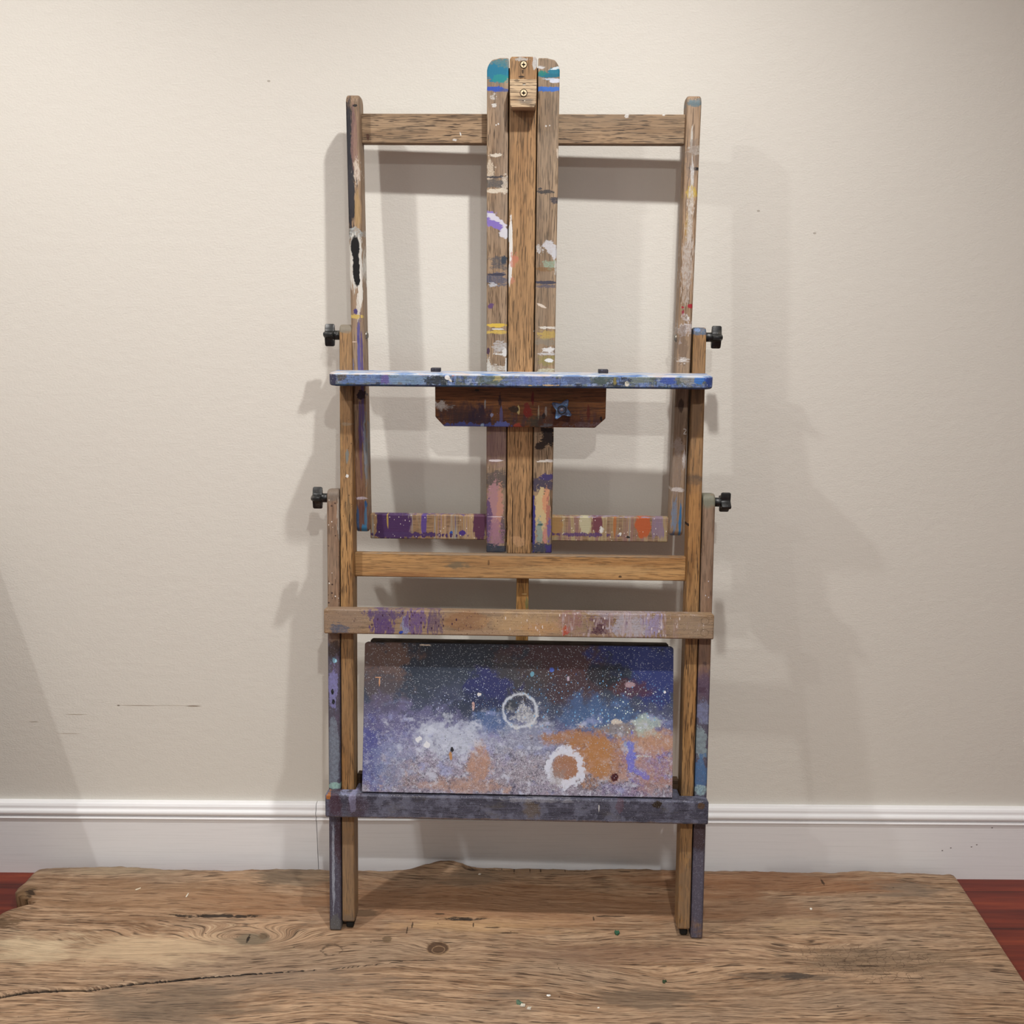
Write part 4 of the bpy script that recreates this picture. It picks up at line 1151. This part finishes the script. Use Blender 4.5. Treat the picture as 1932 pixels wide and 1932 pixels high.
p = Paint('apron_wood', FM, -.0215, 'x', (158, 100, 54), (124, 74, 36), (66, 36, 18), 35, None, 0, .4, rough=.42, fine=.8)
lowz = p.zone(982, 812, 230, 40, rough=.3, ns=(60, 60, 30), soft=.5)
p.drips(110, 12, [(.25, (44, 30, 34)), (.4, (70, 46, 50)), (.5, (56, 44, 66)), (.6, (66, 60, 52)), (.75, (96, 84, 92))], .65, lowz, .40, .58, 1.)
p.ks([(833, 763, 9, 9, (200, 196, 192), dict(rough=.8, dry=.3)), (845, 768, 12, 4, (180, 172, 166), dict(rough=1.2, dry=.45)), (870, 785, 40, 22, (58, 42, 50), dict(rough=.9, soft=.5, alpha=.7, ns=(80, 60, 40))), (905, 790, 20, 20, (50, 36, 60), dict(rough=.9, soft=.4, alpha=.8, ns=(100, 60, 40))), (915, 762, 1.6, 8, (150, 150, 150), dict(rough=.6)), (928, 783, 3, 4, (150, 156, 196)),
      (946, 785, 3, 18, (100, 96, 150), dict(rough=.8, ns=(200, 60, 50), dry=.2)), (943, 755, 3, 12, (66, 40, 40), dict(rough=.8)), (978, 774, 2.6, 8, (206, 186, 120), dict(rough=.5)), (996, 778, 9, 9, (140, 44, 34), dict(rough=.6)), (994, 766, 5, 5, (130, 46, 34), dict(rough=.7)), (1005, 752, 2.5, 12, (110, 24, 20), dict(rough=.4)), (970, 772, 8, 6, (70, 50, 36), dict(rough=.6)), (1016, 780, 1.4, 14, (180, 166, 140), dict(rough=.5)), (1030, 775, 2.2, 9, (150, 140, 134), dict(rough=.8)), (1026, 785, 3, 6, (40, 34, 36)),
      (1012, 796, 14, 10, (64, 66, 58), dict(rough=.9, soft=.4, alpha=.8)), (976, 804, 8, 5, (176, 70, 52), dict(rough=.8)), (900, 803, 60, 5, (72, 84, 160), dict(rough=1.3, ns=(170, 60, 60), dry=.2)), (945, 803, 14, 6, (96, 110, 190), dict(rough=1.2, ns=(200, 60, 60), dry=.2)), (1100, 802, 40, 5, (120, 96, 100), dict(rough=1.3, ns=(170, 60, 60), dry=.4)), (1030, 804, 10, 5, (110, 120, 130), dict(rough=1.2, dry=.3)), (1134, 790, 2.5, 5, (44, 24, 24)),
      (1110, 780, 3, 14, (110, 40, 30), dict(rough=.6, alpha=.8)), (1060, 795, 40, 14, (80, 40, 32), dict(soft=.5, rough=.8, alpha=.6)), (900, 736, 4, 2, (40, 26, 18)), (910, 803, 3, 4, (150, 176, 210))])
p.specks(260, .2, .18, (46, 28, 20), .8, None, 1.)
p.specks(420, .16, .12, (196, 190, 190), .8, lowz, 2.)
bm = bmesh.new()
prism(bm, [(-.1615, -.0872), (.1575, -.0872), (.1575, -.148), (.138, -.1655), (-.145, -.1655), (-.1615, -.148)], 'y', -.0215, -.0012)
apron = to_obj('tray_apron', bm, p.done(), easel, BM, bevel=.0016)


# --- knobs ---------------------------------------------------------------------------
def star_profile(R, r, n=4, a0=0., tip=.12):
    """star with blunt tips and hollow sides between them"""
    pts = []
    for k in range(n):
        a = a0 + 2 * math.pi * k / n
        pts += [(R * math.cos(a - tip), R * math.sin(a - tip)), (R * 1.03 * math.cos(a), R * 1.03 * math.sin(a)), (R * math.cos(a + tip), R * math.sin(a + tip))]
        for j in range(1, 8):
            t = j / 8
            ang = a + tip + t * (2 * math.pi / n - 2 * tip)
            rr = r + (R - r) * abs(2 * t - 1) ** 1.9
            pts.append((rr * math.cos(ang), rr * math.sin(ang)))
    return pts


def knob(o, d, a0, mat, R=.0205, th=.0175, stem=.0125, rs=.0088, basis=None, face=None, bolt=None, tip=.12, core=.0098):
    """star knob with stem; axis d leaves the wood at point o"""
    d = Vector(d).normalized()
    t = Vector((0, 0, 1))
    b = d.cross(t)
    bm = bmesh.new()
    rings = []
    for h, sc in ((stem, .93), (stem + .002, 1.), (stem + th - .002, 1.), (stem + th, .93)):
        rings.append([bm.verts.new(Vector(o) + d * h + (u * b + v * t) * sc) for u, v in star_profile(R, core, 4, a0, tip)])
    n = len(rings[0])
    for A, B in zip(rings, rings[1:]):
        for i in range(n):
            bm.faces.new([A[i], A[(i + 1) % n], B[(i + 1) % n], B[i]])
    bm.faces.new(rings[0][::-1])
    bm.faces.new(rings[-1])
    k = to_obj('star_knob', bm, mat, easel, basis, smooth=False)
    for pgn in k.data.polygons:
        pgn.use_smooth = True
    k.data.set_sharp_from_angle(angle=math.radians(45))
    bm = bmesh.new()
    lathe(bm, [(rs * .9, .0003), (rs, .0012), (rs, stem - .001), (rs * .96, stem + .001)], o, d, 24)
    to_obj('stem', bm, mat, k, smooth=True)
    if face:
        bm = bmesh.new()
        h = stem + th
        lathe(bm, [(.0082, h - .001), (.0082, h + .0012), (.0066, h + .0016), (.0060, h - .0006)], o, d, 28)
        to_obj('hub_ring', bm, face, k, smooth=True)
        bm = bmesh.new()
        lathe(bm, [(0, h + .0008), (.0032, h + .0006), (.0040, h - .001)], o, d, 20)
        to_obj('bolt_end', bm, bolt, k, smooth=True)
    return k


def black_plastic(seed, grime):
    m = Mat('black_knob_plastic', .38, .5)
    n = m.noise(m.vec(m.co, (90, 90, 90), (seed, seed, seed)), 1, 4, .6)
    c = m.mix(m.math('MULTIPLY', m.rng(n, .5, .7), grime), (22, 23, 24), (84, 80, 72))
    c = m.mix(m.math('MULTIPLY', m.specks(m.vec(m.co, (1, 1, 1), (seed, 0, 0)), 420, .22, .12), grime), c, (220, 220, 220))
    return m.done(c)


knob((-.3432, .022, 1.165), (-1, 0, 0), math.pi / 2, black_plastic(1., .8))
knob((.3422, .022, 1.167), (1, 0, 0), math.pi / 2 - .14, black_plastic(2., .45))
knob((-.3687, .022, .856), (-1, 0, 0), math.pi / 2, black_plastic(3., .7))
knob((.3677, .022, .857), (1, 0, 0), math.pi / 2 - .5, black_plastic(4., .15))
pk = Mat('painted_knob', .4, .5)
nn = pk.noise(pk.vec(pk.co, (130, 130, 130)), 1, 4, .6)
pc = pk.ramp(nn, [(.3, (24, 26, 34)), (.42, (60, 70, 100)), (.52, (90, 104, 140)), (.62, (50, 110, 160)), (.74, (196, 204, 220))])
PKM = pk.done(pc)
gm = Mat('hub_grey', .4, .5)
kx0, kz0 = FM.at(1060, 773, -.045)
knob((kx0, -.0215, kz0), (0, -1, 0), .56, PKM, .0205, .013, .011, .0085, BM, gm.done((40, 42, 48)), Mat('bolt_end_steel', .4, .5, .6).done((150, 146, 160)), tip=.1, core=.0108)

# ------------------------------------------------------------------ added canvas, out of view left of the slab, to cast a wall shadow
cv = bpy.data.objects.new('added_shadow_canvas', None)
C.objects.link(cv)
cv.location = (-1.575, -.605, 0)
cv.rotation_euler = (-math.radians(31.5), 0, 0)
prop(cv, label='large blank canvas added out of view to the left of the slab to cast a shadow on the wall', category='canvas')
bm = bmesh.new()
box(bm, -.44, .44, 0, .003, 0.004, 1.09)
m = Mat('primed_canvas', .8, .1)
wv = m.noise(m.vec(m.co, (900, 900, 900)), 1, 2)
m.bump(wv, .2, .0006)
to_obj('canvas_face', bm, m.done((226, 224, 218)), cv, bevel=.001)
m = Mat('stretcher_pine', .6, .2)
cc, hh = wood(m, 'z', (214, 180, 136), (190, 150, 104), (130, 96, 62), 51, None, 0, .2)
SP = m.done(cc)
for a in ((-.44, -.40, .004, 1.09), (.40, .44, .004, 1.09)):
    bm = bmesh.new()
    box(bm, a[0], a[1], .0032, .022, a[2], a[3])
    to_obj('stretcher_bar', bm, SP, cv, bevel=.0015)
for a in ((.004, .044), (1.05, 1.09)):
    bm = bmesh.new()
    box(bm, -.3998, .3998, .0032, .022, a[0], a[1])
    to_obj('stretcher_bar', bm, SP, cv, bevel=.0015)

# ------------------------------------------------------------------ painted boards standing on the ledge
PB = FA.w(0, -.0225, .2925)
FP = Frame(PB, YAW, math.radians(15.3))


PT, RT = FP.at(975, 1216, 0)[1], FP.at(975, 1208.5, .0146)[1]


def panel_material():
    p = Paint('paint_crusted_board', FP, 0, 'x', (60, 66, 80), (44, 50, 62), (30, 34, 44), 41, rough=.5)
    m = p.m
    X = m.sep(m.co)
    u = m.rng(X[0], -.299, .299, 0., 1., smooth=False)
    v = m.rng(X[2], 0., PT, 0., 1., smooth=False)
    big = m.noise(m.vec(m.co, (9, 9, 11), (3, 0, 1)), 1, 5, .6)
    vv = m.math('MULTIPLY_ADD', m.math('SUBTRACT', big, .5), .55, v)
    base = m.ramp(vv, [(0.0, (150, 142, 158)), (.16, (162, 156, 176)), (.30, (150, 150, 184)), (.42, (104, 108, 150)), (.54, (74, 80, 108)), (.68, (58, 66, 82)), (.85, (46, 54, 68)), (1., (38, 42, 52))])
    p.c = base
    soft = dict(rough=.85, ns=34, soft=.3)
    A = lambda *r, **k: p.k(*r, **{**soft, **k})
    A(720, 1240, 60, 34, (112, 84, 72), alpha=.8)
    A(720, 1290, 46, 40, (98, 84, 84), alpha=.6)
    A(1060, 1240, 110, 40, (72, 46, 50), alpha=.9)
    A(1080, 1290, 60, 44, (78, 52, 54), alpha=.75)
    A(970, 1280, 60, 40, (70, 66, 68), alpha=.7)
    A(1180, 1235, 60, 30, (34, 46, 112), alpha=.9)
    A(1235, 1275, 50, 66, (46, 58, 124), alpha=.9)
    A(1150, 1275, 40, 24, (30, 38, 48), alpha=.8)
    A(920, 1300, 46, 36, (46, 52, 112), alpha=.85)
    A(890, 1330, 50, 24, (46, 56, 80), alpha=.6)
    A(1190, 1300, 36, 16, (92, 48, 50), alpha=.7)
    A(1130, 1350, 70, 34, (70, 104, 156), alpha=.75)
    A(930, 1365, 40, 24, (84, 118, 176), alpha=.6)
    A(700, 1420, 24, 70, (84, 88, 158), alpha=.7)
    A(720, 1350, 60, 34, (104, 98, 134), alpha=.6)
    A(800, 1370, 80, 34, (120, 118, 168), alpha=.55)
    A(860, 1400, 80, 34, (176, 184, 212), alpha=.65)
    A(730, 1450, 40, 30, (140, 152, 190), alpha=.6)
    A(1000, 1400, 60, 40, (156, 164, 184), alpha=.6)
    A(905, 1440, 24, 34, (180, 142, 124), alpha=.75)
    A(760, 1460, 30, 24, (176, 150, 142), alpha=.55)
    A(880, 1480, 60, 14, (180, 144, 128), alpha=.6)
    A(1000, 1450, 60, 34, (176, 168, 180), alpha=.7)
    A(1125, 1425, 60, 40, (180, 124, 74), alpha=.9)
    A(1080, 1395, 60, 14, (170, 120, 80), alpha=.7)
    A(1225, 1400, 50, 30, (188, 138, 104), alpha=.85)
    A(1230, 1450, 46, 44, (180, 132, 116), alpha=.8)
    A(1170, 1380, 40, 14, (150, 140, 132), alpha=.75)
    A(1222, 1370, 22, 22, (178, 200, 190), alpha=.75)
    A(1200, 1440, 40, 30, (168, 150, 190), alpha=.55)
    A(1110, 1475, 30, 16, (112, 100, 104), alpha=.6)
    A(1180, 1490, 40, 12, (146, 130, 180), alpha=.6)
    V = dict(rough=1., ns=60, soft=.25)
    p.ks([(1190, 1415, 7, 26, (104, 112, 216)), (1182, 1432, 14, 10, (112, 116, 214)), (1205, 1455, 22, 7, (128, 122, 206), dict(rot=.5)), (1195, 1470, 16, 6, (120, 120, 200), dict(rot=.6)), (1245, 1445, 22, 26, (140, 124, 200), dict(dry=.5)), (1190, 1406, 14, 8, (150, 170, 210), dict(dry=.4)),
          (1215, 1427, 14, 1.8, (214, 220, 224))], dry=.2, **V)
    # mottled crust: pale flakes and dark wiry cracks low down
    low = m.rng(v, .62, .12)
    fl = m.noise(m.vec(m.co, (95, 95, 105)), 1, 6, .7)
    p.c = m.mix(m.math('MULTIPLY', m.math('MULTIPLY', m.rng(fl, .51, .60), low), .55), p.c, (204, 208, 224))
    fl2 = m.noise(m.vec(m.co, (60, 60, 70), (9, 2, 5)), 1, 6, .72)
    p.c = m.mix(m.math('MULTIPLY', m.math('MULTIPLY', m.rng(fl2, .53, .62), low), .6), p.c, (88, 88, 116))
    wire = m.math('ABSOLUTE', m.math('SUBTRACT', m.noise(m.vec(m.co, (120, 120, 120), (2, 7, 1)), 1, 4, .6, 1.2), .5))
    p.c = m.mix(m.math('MULTIPLY', m.math('MULTIPLY', m.rng(wire, .03, .008), m.rng(v, .55, .2)), .8), p.c, (46, 46, 60))
    w2 = m.math('ABSOLUTE', m.math('SUBTRACT', m.noise(m.vec(m.co, (210, 210, 210), (5, 1, 8)), 1, 3, .6, 1.5), .5))
    p.c = m.mix(m.math('MULTIPLY', m.math('MULTIPLY', m.rng(w2, .03, .01), m.rng(v, .45, .1)), .55), p.c, (40, 40, 52))
    mott = m.noise(m.vec(m.co, (300, 300, 300)), 1, 3, .7)
    p.c = m.mix(m.math('MULTIPLY', m.rng(mott, .55, .68), .35), p.c, (36, 40, 54))
    p.film((196, 202, 220), (34, 34, 40), .54, .64, .6, m.rng(v, .62, .45), 3., 6)
    p.film((150, 160, 206), (26, 26, 30), .55, .65, .5, m.rng(v, .7, .5), 9., 6)
    p.film((190, 152, 130), (22, 22, 26), .57, .66, .5, m.rng(v, .3, .15), 14., 6)
    p.film((60, 62, 84), (48, 48, 50), .58, .66, .6, m.rng(v, .55, .4), 17., 6)
    O = dict(rough=.9, ns=50, soft=.25, dry=.35)
    p.k(1125, 1430, 58, 44, (186, 132, 84), alpha=.6, **O)
    p.k(1130, 1425, 24, 40, (186, 128, 72), alpha=.65, rough=.7, ns=60, soft=.2)
    p.k(1085, 1392, 50, 12, (176, 122, 76), alpha=.7, **O)
    p.k(1225, 1405, 44, 24, (200, 154, 122), alpha=.6, **O)
    p.k(1230, 1455, 40, 36, (186, 144, 132), alpha=.5, **O)
    p.k(905, 1440, 20, 32, (190, 146, 124), alpha=.75, **O)
    p.k(880, 1484, 70, 11, (188, 150, 132), alpha=.6, **O)
    p.k(700, 1430, 20, 66, (70, 76, 150), alpha=.6, **O)
    p.k(740, 1440, 40, 40, (128, 142, 186), alpha=.5, **O)
    p.k(850, 1395, 50, 30, (206, 216, 234), alpha=.6, **O)
    p.k(1190, 1425, 8, 28, (108, 116, 220), alpha=.9, rough=.8, ns=70, soft=.2, dry=.2)
    p.k(1205, 1458, 22, 6, (120, 118, 214), alpha=.8, rough=.9, ns=70, soft=.2, dry=.3, rot=.5)
    # rings left by pots
    def ringm(px, py, ro, ri, color, al, rough=.12, ns=70):
        a = p.zone(px, py, ro, ro, rough=rough, ns=ns, soft=.06)
        b = p.zone(px, py, ri, ri, rough=rough, ns=ns, soft=.08)
        f = m.math('MULTIPLY', m.math('SUBTRACT', a, b, clamp=True), al)
        p.c = m.mix(f, p.c, color)
    ringm(981, 1341, 34, 29.5, (206, 214, 226), .75)
    p.k(990, 1350, 24, 22, (206, 210, 216), rough=1.1, ns=60, soft=.2, dry=.6, alpha=.75)
    p.k(968, 1330, 12, 10, (60, 66, 70), rough=.6, ns=60, soft=.3, alpha=.6)
    p.k(1066, 1450, 27, 30, (168, 118, 88), rough=.3, ns=60, soft=.2, alpha=.9)
    ringm(1066, 1448, 38, 24, (206, 212, 228), .85, .3, 90)
    p.k(1052, 1465, 14, 18, (150, 140, 140), rough=.9, ns=90, soft=.3, dry=.5, alpha=.7)
    p.ks([(1160, 1466, 8, 8, (76, 30, 36), dict(rough=.5)), (850, 1426, 3, 7, (190, 140, 90)), (853, 1414, 3, 5, (40, 40, 48)), (714, 1278, 6, 1.4, (206, 150, 110)), (716, 1286, 1.4, 8, (206, 150, 110)),
          (1041, 1264, 4.5, 4.5, (66, 92, 190), dict(rough=.2)), (1004, 1272, 4, 5, (100, 160, 186), dict(rough=.3)), (1188, 1292, 9, 6, (168, 140, 150), dict(rough=.5)), (800, 1217, 12, 1.2, (206, 190, 170), dict(rough=1.)), (1254, 1306, 2, 2.4, (236, 236, 240)), (893, 1332, 3, 7, (196, 160, 156)),
          (1163, 1362, 8, 5, (206, 196, 186), dict(rough=.9)), (1072, 1281, 2.5, 5, (190, 170, 190)), (905, 1310, 4, 3, WH), (790, 1395, 5, 6, (224, 228, 236), dict(rough=.8)), (805, 1405, 6, 6, (226, 230, 238), dict(rough=.8))])
    # spatter
    p.specks(330, .23, .5, (190, 206, 220), .85, m.rng(m.noise(m.vec(m.co, (9, 9, 9)), 1, 3), .35, .6), 1.)
    p.specks(520, .26, .45, (206, 212, 222), .8, None, 2.)
    p.specks(230, .26, .45, (110, 166, 214), .9, p.zone(1110, 1335, 150, 60, rough=.8, ns=20, soft=.5), 3., (1, 1, .7))
    p.specks(210, .28, .5, (206, 222, 220), .9, p.zone(1190, 1345, 80, 44, rough=.8, ns=20, soft=.5), 4.)
    p.specks(260, .26, .4, (176, 190, 226), .9, p.zone(900, 1330, 110, 44, rough=.8, ns=20, soft=.5), 5.)
    p.specks(250, .24, .35, (30, 34, 50), .8, p.zone(860, 1350, 150, 44, rough=.8, ns=20, soft=.5), 6.)
    p.specks(200, .2, .2, (80, 130, 200), .9, p.zone(1080, 1310, 80, 44, rough=.8, ns=20, soft=.5), 7., (1, 1, .5))
    p.h = m.math('MULTIPLY_ADD', fl, -1.2, m.math('MULTIPLY', fl2, .8))
    return p.done(.55, .0016)


bm = bmesh.new()
r = .005
prism(bm, [(-.2985, 0), (.2975, 0), (.2975, PT - r)] + arc(.2975 - r, PT - r, r, 0, 90, 4) + arc(-.2985 + r, PT - r, r, 90, 180, 4), 'y', 0, .014)
bmesh.ops.recalc_face_normals(bm, faces=bm.faces)
pan = to_obj('painted_board', bm, panel_material(), None, FP.mat(), bevel=.0012)
prop(pan, label='paint-splattered rectangular board with white pot rings, standing on the lower ledge of the easel', category='board')
p = Paint('rear_board_wood', FP, .016, 'x', (128, 116, 100), (98, 88, 76), (60, 52, 44), 43)
bm = bmesh.new()
prism(bm, [(-.290, .002), (.290, .002), (.290, RT - .004), (.286, RT), (-.286, RT), (-.290, RT - .004)], 'y', .0146, .0235)
rb = to_obj('backing_board', bm, p.done(), None, FP.mat(), bevel=.001)
prop(rb, label='thin grey wooden board behind the paint-splattered board, only its top edge showing', category='board')


# ------------------------------------------------------------------ crumbs and chips on the slab
def chip(name, px, py, pts, th, color, label, cat, parts=None, rz=0., group=None, z=0.):
    x, y = ground(px, py, ZS)
    bm = bmesh.new()
    prism(bm, [(a / 1000, b / 1000) for a, b in pts], 'z', .0002, th)
    m = Mat(name + '_paint', .5, .3)
    n = m.noise(m.vec(m.co, (400, 400, 400)), 1, 3)
    c2 = tuple(max(0, int(q * .75)) for q in color)
    ob = to_obj(name, bm, m.done(m.mix(m.rng(n, .45, .65), color, c2)), None, None, bevel=.0004)
    ob.location = (x, y, ZS + z)
    ob.rotation_euler = (0, 0, rz)
    prop(ob, label=label, category=cat)
    if group:
        ob['group'] = group
    return ob


oval = [(4.2 * math.cos(a * math.pi / 8), 2.9 * math.sin(a * math.pi / 8)) for a in range(16)]
chip('paint_flake', 1035, 1879, oval, .0012, (240, 240, 238), 'small oval white flake near the front edge of the slab', 'flake')
chip('paint_chip', 980, 1893, [(-5, -4), (4, -6), (7, -1), (2, 4), (-2, 8), (-6, 6)], .0016, (92, 116, 96), 'green paint chip lying against two beige chips on the slab', 'chip')
chip('paint_chip', 986, 1899, [(-5, -3), (4, -4), (5, 2), (-2, 4)], .0022, (214, 206, 190), 'larger beige chip between the green chip and the smaller beige one', 'chip', z=.0017)
chip('paint_chip', 998, 1903, [(-4, -3), (4, -4), (3, 1), (4.5, 4), (-2, 3)], .0018, (206, 198, 184), 'smaller beige chip at the right end of the green and beige cluster', 'chip', rz=-.2)
chip('paint_chip', 1164, 1761, [(-4, -5), (1, -7), (5, -2), (4, 5), (0, 3), (-3, 6), (-5, 1)], .004, (52, 96, 72), 'dark green crumpled chip on the slab left of the right easel foot', 'chip')
chip('paint_chip', 1254, 1854, [(-4, -3), (0, -4), (1, 0), (4, 1), (3, 5), (-1, 3), (-2, 6), (-4, 2)], .003, (54, 70, 48), 'tiny dark green fragment on the slab, front right of the easel', 'chip')
chip('wood_shaving', 260, 1679, [(-5, -1), (-1, 2), (4, 6), (5, 4), (1, 0), (-3, -3)], .0022, (226, 214, 190), 'small curled pale shaving on the left part of the slab', 'shaving')
chip('wood_shaving', 353, 1690, [(-1.2, -6), (1.4, -6), (1.8, 6), (-.6, 7)], .0018, (236, 230, 214), 'thin upright white sliver on the slab right of the curled shaving', 'shaving')
chip('crumb', 1530, 1716, [(-2.4, -2), (1, -3), (3, 0), (1, 3), (-2, 2)], .0024, (232, 228, 216), 'white crumb on the slab to the right of the easel', 'crumb')
chip('crumb', 905, 1650, [(-3.4, -2), (2, -2.6), (3.6, 1), (-1, 3)], .0022, (200, 190, 174), 'pale crumb on the slab behind the easel near the knotted back edge', 'crumb')
chip('crumb', 1129, 1902, [(-2.2, -1.4), (1.6, -1.6), (2.2, 1), (-1, 1.6)], .0014, (236, 234, 226), 'tiny white crumb near the front of the slab right of the oval flake', 'crumb')
